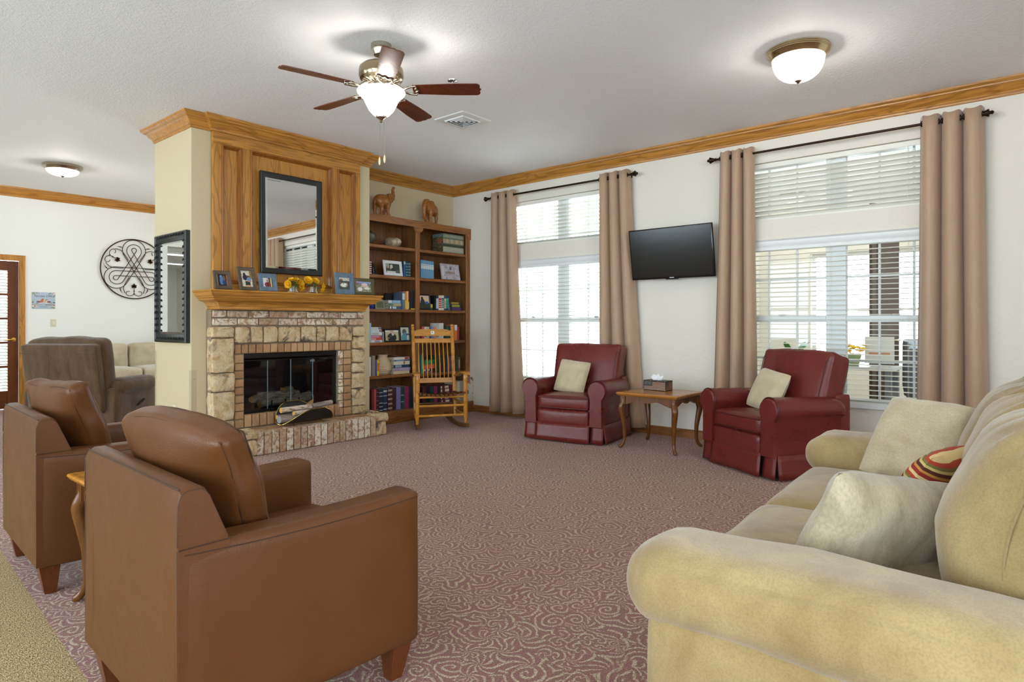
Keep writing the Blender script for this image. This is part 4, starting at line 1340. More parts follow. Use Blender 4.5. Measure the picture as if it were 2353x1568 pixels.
for z0, x0, x1, z1, c, lab in UPL + UPR:
    tall = z0 < .2
    book(lab, x0+.0006, x1-.0006, z0, z1, c, 6.10 if tall else 6.112, .25 if tall else .17, .06 if 'leaning' in lab else 0, BANDS.get(lab))
# gardening set: matching volumes, the first one showing its cover
gx_ = [5.787, 5.815, 5.844, 5.872, 5.901, 5.93, 5.96, 5.989, 6.018, 6.048, 6.078, 6.108, 6.138, 6.168]
ords = ['first', 'second', 'third', 'fourth', 'fifth', 'sixth', 'seventh', 'eighth', 'ninth', 'tenth', 'eleventh', 'twelfth', 'last']
for i in range(13):
    o = book('%s volume from the left in the tall sage green set on the top right shelf' % ords[i], gx_[i]+.0008, gx_[i+1]-.0008, 2.135, 2.385, (104, 116, 98), 6.115, .21, 0,
         [(.03, .3, (176, 172, 150)), (.33, .45, (60, 66, 50)), (.5, .72, [(190, 150, 120), (150, 160, 130), (196, 180, 140)][i % 3]), (.8, .95, (150, 158, 134))], group='matching sage green volumes')
    if i == 0:
        print_obj('front_cover', .2, .245, paint([('grad', (40, 56, 30), (96, 120, 110)), ('r', 0, 1, .55, .8, (44, 62, 44)), ('e', .65, .62, .25, .16, (150, 80, 50)), ('n', 9, 2, .15, (52, 70, 38)),
              ('n', 22, 7, .3, (176, 90, 80)), ('r', 0, 1, .82, 1, (104, 124, 126)), ('n', 30, 4, .48, (220, 200, 120))]), o,
              Matrix.Translation((-.0148, 6.22, .125)) @ facing((0,0,0), (0,-1,0), (0,0,1)))
gb = [5.397, 5.434, 5.471, 5.508, 5.545, 5.583, 5.621]
for i in range(6):
    o = book('%s volume from the left in the set of matching light blue books' % ords[i], gb[i]+.0006, gb[i+1]-.0006, 1.775, 2.005-.002*i, (104, 150, 182), 6.115, .17, 0, [(.52, .72, (206, 214, 210)), (.75, .79, (220, 224, 214))], group='matching light blue volumes')
def stack(z0, x0, x1, zs, cols, labs, y0=6.112, dep=.16, jit=.012):
    r_ = random.Random(int(z0*100+x0*10))
    for a, b, (c, bd), lab in zip(zs, zs[1:], cols, labs):
        book(lab, x0 + r_.uniform(0, jit), x1 - r_.uniform(0, jit), min(a, b)+.0004, max(a, b)-.0004, c, y0 + r_.uniform(-.006, .012), dep, flat=True, bands=bd)
W_ = (230, 228, 222)
stack(1.37, 4.87, 5.086, [1.370, 1.407, 1.44, 1.481], [((60, 92, 112), [(.1, .2, W_), (.3, .6, (170, 196, 206))]), ((190, 168, 124), [(.02, .4, (70, 120, 112))]), ((60, 130, 176), [(.02, .3, W_), (.34, .9, (150, 190, 216))])],
      ['grey blue book, lowest of the stack of three beside the slate blue book', 'tan book with green label, middle of the stack of three', 'bright blue book with white title, top of the stack of three'])
stack(.97, 4.613, 4.79, [.970, .998, 1.024, 1.055, 1.091, 1.122, 1.152], [(W_, [(.3, .8, (150, 160, 190))]), ((206, 70, 60), [(.05, .5, (222, 160, 140))]), ((196, 96, 130), [(.1, .8, (210, 150, 170))]), (W_, [(.1, .7, (196, 196, 196))]),
      ((206, 222, 230), [(.8, .95, (200, 60, 80))]), ((214, 210, 200), [(.75, 1, (96, 128, 156))])],
      ['white book, lowest of the six stacked by the chimney breast', 'red book, second from the bottom of the six by the chimney breast', 'rose pink book, third from the bottom of the six', 'white book, fourth from the bottom of the six',
       'pale book with red tip, fifth from the bottom of the six', 'cream book with blue end, top of the six'])
stack(.575, 4.965, 5.225, [.575, .614, .652, .687, .733, .749, .781], [((222, 206, 160), None), ((166, 146, 186), [(.3, .9, (186, 170, 200))]), ((40, 72, 96), [(.1, .5, (150, 180, 190))]), ((226, 220, 206), [(.6, .7, (190, 110, 50))]),
      ((44, 78, 110), [(.1, .6, (120, 160, 190))]), ((228, 224, 214), [(.7, .95, (190, 60, 50))])],
      ['cream book, lowest of the stack right of the ribbed vase', 'lavender book, second from the bottom right of the ribbed vase', 'deep teal book, third from the bottom right of the ribbed vase', 'thick white book with orange mark right of the ribbed vase',
       'thin navy book, second from the top right of the ribbed vase', 'white and red book, top of the stack right of the ribbed vase'])
stack(1.37, 5.894, 6.13, [1.370, 1.412, 1.450, 1.485], [((44, 40, 60), [(.2, .88, (92, 52, 120))]), ((40, 40, 40), [(.2, .86, (160, 164, 50))]), ((52, 44, 34), [(.15, .8, (166, 136, 46))])],
      ['black book with purple label, lowest of three lying at the bookcase right end', 'black book with lime stripes, middle of three lying at the bookcase right end', 'dark brown book with gold label, top of three lying at the bookcase right end'])
stack(.555, 5.425, 5.645, [.555, .584, .612, .668, .724], [((110, 40, 76), [(.2, .8, (150, 90, 120))]), ((24, 28, 40), [(.1, .3, W_), (.5, .6, W_)]), ((214, 96, 60), [(.1, .9, (226, 120, 84))]), ((36, 126, 76), [(.2, .8, (60, 150, 96))])],
      ['plum book, lowest of the stack behind the rocking chair spindles', 'black and white book under the orange one behind the spindles', 'thick orange book behind the rocking chair spindles', 'green book on top of the orange one behind the spindles'])
stack(.145, 5.72, 5.97, [.145, .192, .240, .288, .336, .376], [((96, 32, 40), [(.1, .2, CREAM_), (.4, .7, CREAM_)])]*5,
      ['%s of the five flat maroon volumes on the bottom right shelf' % q for q in ('lowest', 'second from the bottom', 'middle one', 'second from the top', 'topmost')])
bm = new_bm(); g = []
for i in range(9):
    row = []
    for j in range(7):
        u, v = i/8, j/6
        row.append(bm.verts.new((4.95+.22*u, 6.12+.15*v, .7865+.05*max(0, (.55-u))*1.0*(1+.3*v)+.004*math.sin(u*5)+.012*v*u)))
    g.append(row)
for i in range(8):
    for j in range(6): bm.faces.new((g[i][j], g[i+1][j], g[i+1][j+1], g[i][j+1]))
mz = obj('magazine', bm, photo('magazine_cover', [(196, 180, 150), (226, 216, 200), (180, 60, 50), (120, 90, 60), (216, 206, 190)], 5, 3), None, 180)
mz.modifiers.new('t', 'SOLIDIFY').thickness = .003
tag(mz, 'curling magazine lying on the stack right of the ribbed vase', 'magazine')
# objects on the shelves
def lobj(name, label, cat, prof, loc, m, n=28, sm=60, parent=None):
    bm = new_bm(); lathe(bm, prof, (0,0,0), (0,0,1), n)
    o = obj(name, bm, m, parent, sm); o.location = (loc[0], loc[1], loc[2]+.0008)
    return tag(o, label, cat)
t = NT('dark_glaze'); n1 = t.noise(t.co(), 9, 3); t.set(col=t.ramp(n1, [(.35, lin((50, 54, 46))), (.7, lin((92, 96, 82)))]), rough=.3); dglaze = t.m
t = NT('raku_glaze'); n1 = t.noise(t.co(), 10, 3, .6, .8); t.set(col=t.ramp(n1, [(.35, lin((120, 100, 76))), (.5, lin((176, 160, 130))), (.7, lin((214, 204, 184)))]), rough=.28); raku = t.m
lobj('pottery_vase', 'squat dark green vase at the left of the top shelf', 'vase', [(.05, 0), (.075, .01), (.108, .055), (.118, .095), (.105, .13), (.07, .155), (.045, .168), (.04, .172), (.034, .168), (.001, .16)], (4.60, 6.19, 2.135), dglaze)
lobj('pottery_bowl', 'pebble shaped cream and brown pot on the top left shelf', 'pot', [(.03, 0), (.06, .006), (.098, .035), (.108, .062), (.098, .09), (.066, .112), (.03, .122), (.001, .124)], (5.01, 6.19, 2.135), raku)
t = NT('ribbed_clay'); n1 = t.noise(t.co((1,1,8)), 20, 2); t.set(col=t.mix(n1, lin((196, 172, 136)), lin((216, 196, 162))), rough=.75)
lobj('ribbed_vase', 'pale clay vase with turned ribs', 'vase', [(.055, 0)] + [(r + .0025*math.sin(h*260), h) for h in [i*.004 for i in range(1, 55)] for r in [.055 + .052*math.sin(min(1, (h/.215))**.8*PI)**.9 if h < .2 else .06]] + [(.054, .222), (.062, .232), (.064, .240), (.056, .240), (.05, .225), (.001, .2)], (4.852, 6.19, .575), t.m, 32)
fg = thing('figurine', 'small black crouching figurine between the patterned book and white frame', 'figurine', (4.692, 6.16, 1.776))
bm = new_bm(); puff(bm, (0, 0, .006), (.05, .03, .006), .004, 3); obj('base', bm, plain((58, 74, 80), .4), fg, 40)
bm = new_bm(); puff(bm, (-.004, 0, .055), (.022, .022, .046), .02, 7, wr=.01, ws=30); puff(bm, (-.006, -.004, .118), (.013, .014, .017), .012, 6, wr=.004, ws=40)
tube(bm, [(.0, -.012, .08), (.02, -.022, .06), (.012, -.026, .035)], [.008, .007, .006], 8); tube(bm, [(-.012, .0, .13), (-.022, .002, .146), (-.018, .0, .155)], [.006, .004, .002], 6)
obj('figure', bm, plain((34, 38, 38), .35), fg, 60)
lobj('mug', 'cobalt blue cup behind the mantel end', 'cup', [(.024, 0), (.028, .004), (.031, .05), (.033, .085), (.030, .085), (.027, .01), (.001, .008)], (4.672, 6.17, 1.37), plain((36, 60, 160), .3))
aw = thing('glass_award', 'clear glass plaque on the third left shelf', 'award', (4.785, 6.15, 1.371), -.1)
bm = new_bm(); prism(bm, [(-.066, 0), (.066, 0), (.062, .105), (.02, .128), (-.03, .12), (-.062, .1)], -.008, .008, lambda p, q, a: (p, a+.25*q, q)); obj('glass_slab', bm, plain((150, 156, 140), .08), aw)
bm = new_bm(); prism(bm, [(-.05, .012), (.05, .012), (.047, .092), (-.047, .088)], -.0095, -.0085, lambda p, q, a: (p, a+.25*q, q)); obj('engraved_panel', bm, plain((96, 104, 70), .3), aw)
fo = part_box('folder', (4.98, 5.088, 6.30, 6.315, 1.371, 1.575), plain((30, 34, 28), .6), None, .002)
tag(fo, 'black folder standing behind the horizontal stack of three', 'folder')
part = part_box('note_pad', (5.22, 5.276, 6.082, 6.108, 1.371, 1.384), plain((226, 190, 40), .5), None, .002)
tag(part, 'small yellow pad lying in front of the big black binder', 'notepad')
blackfr = black_satin
stand_photo('picture_frame', 'white framed photograph on the second left shelf', 4.955, 6.115, 1.775, .285, .185, .16, plain((222, 222, 226), .4), [('bg', (52, 60, 56)), ('r', 0, .25, .5, 1, (150, 160, 140)), ('e', .42, .6, .1, .3, (216, 200, 180)), ('e', .52, .3, .16, .25, (34, 36, 40)),
     ('r', .05, .7, 0, .2, (206, 206, 200)), ('e', .05, .55, .06, .1, (190, 50, 50)), ('e', .85, .2, .12, .14, (80, 92, 80))], .035)
stand_photo('picture_frame', 'black framed photo of a bearded man holding a camera', 4.938, 6.115, .970, .24, .16, .1, blackfr, [('bg', (200, 190, 150)), ('r', 0, .35, .85, 1, (236, 234, 230)), ('r', .6, 1, .85, 1, (236, 234, 230)), ('e', .5, .3, .34, .42, (40, 42, 46)), ('e', .57, .78, .12, .18, (214, 170, 150)),
     ('e', .58, .6, .1, .12, (220, 214, 206)), ('e', .42, .42, .1, .1, (70, 70, 70)), ('r', .1, .3, .2, .3, (206, 160, 130))], .018)
stand_photo('picture_frame', 'black framed portrait of a photographer in a teal top', 5.142, 6.115, .970, .165, .195, .12, blackfr, [('bg', (206, 206, 186)), ('e', .45, .66, .26, .22, (90, 92, 100)), ('e', .45, .2, .4, .3, (84, 160, 170)), ('e', .52, .5, .2, .1, (100, 140, 176)), ('e', .85, .15, .12, .25, (224, 220, 206)), ('r', .7, 1, .4, .5, (60, 64, 76))], .018)
stand_photo('picture_frame', 'black framed photo of a person in an armchair on the third right shelf', 5.464, 6.115, 1.370, .19, .2, .09, blackfr, [('bg', (226, 196, 160)), ('r', 0, 1, 0, .45, (60, 64, 50)), ('e', .25, .78, .12, .13, (60, 46, 40)), ('e', .3, .45, .25, .3, (50, 52, 60)), ('e', .75, .45, .2, .1, (60, 100, 170)), ('r', .7, .9, .75, .95, (200, 200, 196))], .018)
pl = stand_photo('stone_plaque', 'unframed marbled grey picture tile leaning on the second right shelf', 5.925, 6.115, 1.775, .335, .215, .18, plain((176, 168, 172), .5), [('bg', (196, 186, 192)), ('n', 5, 1, .1, (176, 168, 176)), ('e', .5, .45, .3, .08, (150, 126, 110)), ('e', .55, .75, .07, .12, (110, 104, 112)), ('n', 9, 6, .3, (150, 146, 156)), ('r', 0, .15, .2, .9, (210, 206, 206))], .008, cat='picture')
kn = thing('keepsake_box', 'little yellow and green box beside the seated person photo', 'box', (5.592, 6.14, 1.371))
part_box('carton', (-.022, .022, -.02, .02, 0, .03), plain((40, 66, 44), .5), kn); part_box('yellow_top', (-.02, .016, -.018, .018, .03, .075), plain((232, 206, 40), .5), kn)
fb = part_box('floral_box', (6.165, 6.243, 6.003, 6.062, .146, .47), plain((214, 206, 190), .7), None, .003)
t = NT('floral_cloth'); v = t.n('ShaderNodeTexVoronoi'); t.put(v.inputs['Vector'], t.co()); v.inputs['Scale'].default_value = 22
t.set(col=t.ramp(t.sep(v.outputs['Color'])[0], [(0, lin((212, 204, 186))), (.55, lin((206, 196, 180))), (.7, lin((178, 118, 104))), (.85, lin((110, 116, 90)))], 'CONSTANT'), rough=.8)
fb.data.materials[0] = t.m
tag(fb, 'floral cloth covered box at the right end of the bookcase plinth', 'box')

# ------------------------------------------------------------------ carved elephants
def meta(name, balls, m, parent=None, res=.006, loc=(0,0,0), rz=0):
    mb = bpy.data.metaballs.new(name); mb.resolution = res; mb.render_resolution = res; mb.threshold = .6
    o = bpy.data.objects.new(name+'_m', mb); C.objects.link(o)
    for b in balls:
        e = mb.elements.new(); e.co = b[:3]; e.radius = b[3]/.575
        if len(b) > 4:
            e.type = 'ELLIPSOID'; e.size_x, e.size_y, e.size_z = b[4:7]; e.radius = b[3]/.575
    bpy.context.view_layer.update()
    dg = bpy.context.evaluated_depsgraph_get()
    me = bpy.data.meshes.new_from_object(o.evaluated_get(dg))
    bpy.data.objects.remove(o); bpy.data.metaballs.remove(mb)
    me.name = name
    me.materials.clear(); me.materials.append(m)
    me.polygons.foreach_set('use_smooth', [True]*len(me.polygons))
    r = bpy.data.objects.new(name, me); C.objects.link(r)
    if parent: r.parent = parent
    r.location = loc; r.rotation_euler = (0, 0, rz)
    return r
def chain(a, b, r0, r1, n):
    a, b = Vector(a), Vector(b)
    return [(*a.lerp(b, i/(n-1)), r0+(r1-r0)*i/(n-1)) for i in range(n)]
teak = wood('carved_teak', (132, 78, 26), (176, 112, 44), 'x', .3, 2.0, .1)
def elephant(label, loc, rz, raised):
    e = thing('carved_elephant', label, 'figurine', loc, rz, 'carved elephants on the bookcase')
    B = [(-.07, 0, .195, .066), (-.03, 0, .20, .07), (.015, 0, .205, .066), (.05, 0, .215, .056)]
    if raised: head, tr = (.098, 0, .25), [(.125, 0, .245), (.145, 0, .26), (.158, 0, .29), (.158, 0, .325), (.152, 0, .36), (.16, 0, .385), (.175, 0, .392)]
    else: head, tr = (.09, 0, .265), [(.125, 0, .25), (.14, 0, .21), (.145, 0, .17), (.145, 0, .13), (.14, 0, .09), (.15, 0, .065), (.168, 0, .075)]
    B += [(*head, .048), (head[0]-.005, .018, head[2]+.03, .024), (head[0]-.005, -.018, head[2]+.03, .024), (head[0]+.02, 0, head[2]-.03, .026)]
    for a, b, r0, r1 in zip(tr, tr[1:], (.030, .024, .020, .017, .014, .012), (.024, .020, .017, .014, .012, .011)): B += chain(a, b, r0, r1, 4)
    for sx, sy, kx in ((-.09, .036, -.012), (-.075, -.036, .022), (.035, .036, .016), (.055, -.036, -.018)):
        B += chain((sx, sy, .17), (sx+kx, sy*1.05, .095), .026, .019, 5) + chain((sx+kx, sy*1.05, .095), (sx+kx*.4, sy*1.05, .036), .018, .016, 4)
        B.append((sx+kx*.4+.006, sy*1.05, .034, .018))
    B += chain((-.132, 0, .20), (-.138, 0, .11), .010, .007, 7)
    meta('body', B, teak, e)
    for s in (-1, 1):
        bm = new_bm()
        P = [(.062, .05, .29), (.03, .062, .28), (.018, .072, .245), (.03, .074, .205), (.056, .066, .175), (.072, .054, .2), (.078, .046, .25)]
        if not raised: P = [(x-.008, y, z+.012) for x, y, z in P]
        A = [bm.verts.new((x, s*(y+.008), z)) for x, y, z in P]; Bk = [bm.verts.new((x+.004, s*(y-.009), z)) for x, y, z in P]
        n = len(P)
        bm.faces.new(A); bm.faces.new(Bk[::-1])
        for i in range(n): bm.faces.new((A[i], A[(i+1) % n], Bk[(i+1) % n], Bk[i]))
        obj('ear', bm, teak, e)
        bm = new_bm()
        h0 = Vector((head[0]+.03, s*.022, head[2]-.018))
        tube(bm, [h0, h0+Vector((.03, s*.004, .0 if raised else -.02)), h0+Vector((.058, s*.006, .012 if raised else -.024))], [.006, .005, .0015], 6); obj('tusk', bm, plain((224, 170, 80), .4), e, 60)
    bm = new_bm(); puff(bm, (.0, 0, .0145), (.135, .06, .0115), .006, 6, wr=.004, ws=14); obj('base', bm, teak, e, 40)
elephant('carved wooden elephant with its trunk raised', (4.87, 6.20, 2.484), .05, True)
elephant('carved wooden elephant with its trunk curled down, nearer the corner', (5.63, 6.20, 2.484), 3.45, False)
# ------------------------------------------------------------------ rocking chair
rc = thing('rocking_chair', 'honey oak rocking chair with spindle back and slatted seat', 'rocking chair', (4.918, 5.22, 0), math.radians(-33))
def turned(p0, p1, r, rings=(), ends=None, n=14):
    p0, p1 = Vector(p0), Vector(p1); L = (p1-p0).length
    pr = [(r*.62, 0), (r*.66, .03), (r, .075)] if ends != 'plain' else [(r, 0)]
    hs = []
    for c in rings:
        for k in (-.014, 0, .014): hs.append(c*L+k)
    for h in sorted(hs): pr += [(r, h-.003), (r*.86, h), (r, h+.003)]
    pr.append((r, L-.02)); pr.append((r*.8, L))
    pr = sorted(pr, key=lambda q: q[1])
    bm = new_bm(); lathe(bm, pr, p0, p1-p0, n); return bm
HO = honey
for s in (-1, 1):
    obj('front_post', turned((s*.275, 0, .075), (s*.268, .005, .625), .024, (.2, .42, .66, .86)), HO['z'], rc, 40)
    p0, p1 = Vector((s*.235, .40, .085)), Vector((s*.240, .64, 1.19)); d = (p1-p0).normalized(); L = (p1-p0).length
    pr = [(.015, 0), (.017, .03), (.023, .09)]
    for c in (.2, .35, .5, .58, .66, .82, .86): 
        for k in (-.014, 0, .014): pr += [(.0225, c*L+k-.003), (.0195, c*L+k), (.0225, c*L+k+.003)]
    pr += [(.022, L-.075), (.014, L-.068), (.019, L-.06), (.021, L-.045), (.014, L-.036), (.022, L-.026), (.022, L-.014), (.012, L-.004), (.002, L)]
    bm = new_bm(); lathe(bm, sorted(pr, key=lambda q: q[1]), p0, d, 14); obj('back_post', bm, HO['z'], rc, 40)
    # rocker
    P = []
    for i in range(17):
        y = -.10 + i/16*.86
        P.append((y, .001 + .22*(y-.30)**2))
    bm = new_bm(); prism(bm, P + [(y, z+.045) for y, z in P[::-1]], -.017, .017, lambda p, q, a: (s*(.275 - .045*max(0, p)/.4) + a, p, q)); obj('rocker', bm, walnut['y'], rc)
    # arm
    pts = [(-.05, .628), (.05, .640), (.15, .630), (.28, .600), (.40, .578), (.475, .575)]
    wid = [.030, .044, .040, .030, .026, .024]
    bm = new_bm(); rs = []
    for k, ((y, z), w) in enumerate(zip(pts, wid)):
        cx = s*(.285 - .03*k/5)
        rs.append([bm.verts.new((cx+a*w, y, z+b*.012)) for a, b in ((-1,-.6),(-.7,-1),(.7,-1),(1,-.6),(1,.6),(.7,1),(-.7,1),(-1,.6))])
    skin_rings(bm, rs); obj('arm', bm, honey['y'], rc, 60)
    for z in (.16, .28):
        bm = turned((s*.272, .01, z), (s*.24, .41+.02*(z>.2), z+.01), .012, (), 'plain', 10); obj('side_stretcher', bm, HO['y'], rc, 40)
def backrail(nm, z0, z1, bow=.012, top=0, hw=.222):
    y0 = .40 + .24*(z0-.085)/1.105
    bm = new_bm(); n = 12; rs = []
    for i in range(n+1):
        x = -hw + 2*hw*i/n; k = 1-(x/hw)**2
        yy = y0 + bow*k; zt = z1 + top*min(1, k*2.2)
        rs.append([bm.verts.new(q) for q in ((x, yy-.009, z0), (x, yy+.009, z0), (x, yy+.009+.2*(zt-z0), zt), (x, yy-.009+.2*(zt-z0), zt))])
    skin_rings(bm, rs); return obj(nm, bm, honey['x'], rc)
cr_ = backrail('crest_rail', 1.045, 1.105, .012, .022)
em = print_obj('emblem', .045, .045, paint([('bg', (204, 190, 130)), ('e', .5, .5, .42, .42, (226, 224, 214)), ('r', .3, .7, .52, .6, (170, 60, 50)), ('r', .35, .72, .34, .42, (170, 60, 50)), ('e', .36, .62, .14, .14, (50, 60, 84))]), cr_,
     facing((0, .40+.24*(1.075-.085)/1.105-.0145+.018, 1.085), (1,0,0), (0,.21,1)), 14)
backrail('slat_rail', .965, 1.015, .012); backrail('lower_rail', .490, .545, .012, 0, .232)
for i in range(8):
    x = -.175 + .35*i/7
    y0 = .40+.24*(.54-.085)/1.105+.012; y1 = .40+.24*(.97-.085)/1.105+.012
    bm = new_bm(); tube(bm, [(x, y0, .535), (x*1.02, y0*.62+y1*.38-.006, .70), (x, y1, .972)], [.0065, .0085, .0065], 8); obj('spindle', bm, honey['z'], rc, 60)
for i in range(11):
    x = -.248 + .496*i/10
    bm = new_bm(); zc = .392 + .028*(x/.25)**2
    P = [(-.035, zc-.006), (.02, zc), (.2, zc-.03), (.4, zc-.035)]
    rs = []
    for y, z in P:
        w = .0185*(1-.12*max(0, y)/.4); xx_ = x*(1-.12*max(0, y)/.4)
        rs.append([bm.verts.new(q) for q in ((xx_-w, y, z-.009), (xx_+w, y, z-.009), (xx_+w, y, z+.009), (xx_-w, y, z+.009))])
    skin_rings(bm, rs); o = obj('seat_slat', bm, walnut['y'] if i % 2 else cherry['y'], rc)
obj('seat_rail', turned((-.265, 0, .372), (.265, 0, .372), .012, (), 'plain', 10), honey['x'], rc, 40)
bm = new_bm(); prism(bm, [(-.24, .385), (-.12, .362), (0, .355), (.12, .362), (.24, .385), (.24, .345), (-.24, .345)], .36, .385, lambda p, q, a: (p*.92, a, q-.01)); obj('seat_support', bm, walnut['x'], rc)
for z in (.275, .165): obj('front_stretcher', turned((-.262, .0, z), (.262, .0, z), .0145, (.22, .5, .78), 'plain', 10), honey['x'], rc, 40)
obj('rear_stretcher', turned((-.232, .43, .25), (.232, .43, .25), .012, (), 'plain', 10), walnut['x'], rc, 40)

# ------------------------------------------------------------------ television
tv = thing('television', 'black flat television tilted down on a wall bracket', 'television')
tl = math.radians(9.5)
tv.matrix_world = facing((6.085, 3.028, 1.93), (0, -1, 0), (-math.sin(tl), 0, math.cos(tl)))
bm = new_bm(); bbox(bm, -.465, .465, -.268, .268, -.035, 0, r=.006, seg=2); obj('casing', bm, black_gloss, tv, 40)
sc_ = part_box('screen', (-.452, .452, -.247, .256, 0, .0012), screen_mat, tv, 0)
part_box('sensor_bar', (-.07, .07, -.277, -.266, -.02, .0), black_gloss, tv, .002)
bm = new_bm(); box(bm, -.025, .025, -.2605, -.2525, .0004, .0014); obj('maker_mark', bm, plain((206, 206, 206), .4), tv)
bm = new_bm(); box(bm, -.2, .2, -.12, .12, -.06, -.035); obj('mount_plate', bm, black_iron, tv)
bm = new_bm(); bm2 = None
tube(bm, [(0, 0, -.05), (0, -.06, -.1), (0, -.02, -.135)], .018, 8); obj('bracket_arm', bm, black_iron, tv, 60)

# ------------------------------------------------------------------ end tables with cabriole legs
def end_table(label, loc, w, d, h, top_m, leg_m):
    tb = thing('end_table', label, 'table', loc, group='end tables with cabriole legs')
    bm = new_bm()
    prof = [(.05, h-.034), (.018, h-.034), (.010, h-.028), (.004, h-.020), (0, h-.012), (.004, h-.004), (.012, h), (.05, h)]
    rs = []
    for o, z in prof: rs.append([bm.verts.new(q) for q in ((-w/2+o, -d/2+o, z), (w/2-o, -d/2+o, z), (w/2-o, d/2-o, z), (-w/2+o, d/2-o, z))])
    for a, b in zip(rs, rs[1:]):
        for i in range(4): bm.faces.new((a[i], a[(i+1) % 4], b[(i+1) % 4], b[i]))
    bm.faces.new(rs[0][::-1]); bm.faces.new(rs[-1])
    obj('tabletop', bm, top_m, tb, 30)
    a, b = w/2-.055, d/2-.055
    def apron(L, f):
        P = [(-L, h-.036), (-L, h-.115)]
        for i in range(21):
            t_ = i/20; P.append((-L+.02+(2*L-.04)*t_, h-.115 + .035*math.sin(PI*t_)**.7 - .014*math.cos(4*PI*t_)*math.sin(PI*t_)))
        P += [(L, h-.115), (L, h-.036)]
        bm = new_bm(); prism(bm, P, -.009, .009, f); return bm
    for s in (-1, 1):
        obj('apron', apron(a-.015, lambda p, q, c: (p, s*(b+.004)+c, q)), leg_m, tb)
        obj('apron', apron(b-.015, lambda p, q, c: (s*(a+.004)+c, p, q)), leg_m, tb)
    for sx in (-1, 1):
        for sy in (-1, 1):
            e = Vector((sx, sy, 0)).normalized()
            P = [(0, h-.036), (.004, h-.085), (.024, h-.135), (.026, h-.17), (.010, h-.25), (-.004, h-.34), (-.006, .10), (.004, .055), (.022, .028), (.036, .016), (.040, .006)]
            Rr = [.026, .027, .030, .029, .0245, .020, .0155, .0145, .017, .018, .014]
            pts = [Vector((sx*a, sy*b, z)) + e*o for o, z in P]
            sp = spline(pts, 4); rr = []
            for i in range(len(Rr)-1):
                for k in range(4): rr.append(Rr[i]+(Rr[i+1]-Rr[i])*k/4)
            rr.append(Rr[-1])
            bm = new_bm(); tube(bm, sp, rr, 12); l = obj('leg', bm, leg_m, tb, 60)
            part_box('leg_block', (sx*a-.026, sx*a+.026, sy*b-.026, sy*b+.026, h-.115, h-.037), leg_m, l, .003)
    return tb
end_table('oak end table between the two burgundy recliners', (5.60, 2.885, 0), .60, .63, .54, tabletop['y'], walnut['z'])
end_table('oak end table squeezed between the two brown armchairs', (1.14, 2.92, 0), .60, .62, .555, honey['x'], walnut['z'])
# tissue box
TX, TY, TZ = 5.70, 2.965, .541
tb = thing('tissue_box', 'dark tissue box cover with a flag on its sides', 'tissue box', (TX, TY, TZ), -.05)
bm = new_bm(); bbox(bm, -.065, .065, -.125, .125, 0, .098, r=.002, seg=1); obj('box', bm, plain((44, 34, 28), .5), tb)
flag = [('bg', (196, 150, 120))] + [('r', 0, 1, k/7, k/7+.075, (70, 34, 28)) for k in range(7)] + [('r', 0, .4, .42, 1, (30, 26, 26))] + [('e', .05+.06*i, .5+.09*j, .014, .022, (150, 140, 130)) for i in range(6) for j in range(5)] + \
       [('r', 0, 1, 0, .05, (34, 26, 22)), ('r', 0, 1, .95, 1, (34, 26, 22)), ('r', 0, .02, 0, 1, (34, 26, 22)), ('r', .98, 1, 0, 1, (34, 26, 22))]
print_obj('flag_panel', .246, .09, paint(flag), tb, facing((-.0658, 0, .049), (0,-1,0), (0,0,1)), 60)
print_obj('flag_panel', .126, .09, paint(flag), tb, facing((0, -.1258, .049), (1,0,0), (0,0,1)), 40)
for y in (-.118, -.04, .04, .118):
    for z in (.006, .092):
        bm = new_bm(); lathe(bm, [(.0035, 0), (.003, .002), (.0005, .003)], (-.066, y, z), (-1,0,0), 8); obj('stud', bm, brass, tb)
bm = new_bm(); g = []
for i in range(11):
    row = []
    for j in range(8):
        u, v = i/10-.5, j/7
        row.append(bm.verts.new((.012*math.sin(u*9+v*2)*(1-.3*v)+.02*v*v, u*.075*(1+v*1.1)+.02*v, .094+.062*v*(1-.5*abs(u)**1.2*2)+.012*math.sin(i*1.9)*v)))
    g.append(row)
for i in range(10):
    for j in range(7): bm.faces.new((g[i][j], g[i+1][j], g[i+1][j+1], g[i][j+1]))
ts = obj('tissue', bm, plain((236, 236, 238), .9), tb, 180); ts.modifiers.new('t', 'SOLIDIFY').thickness = .001

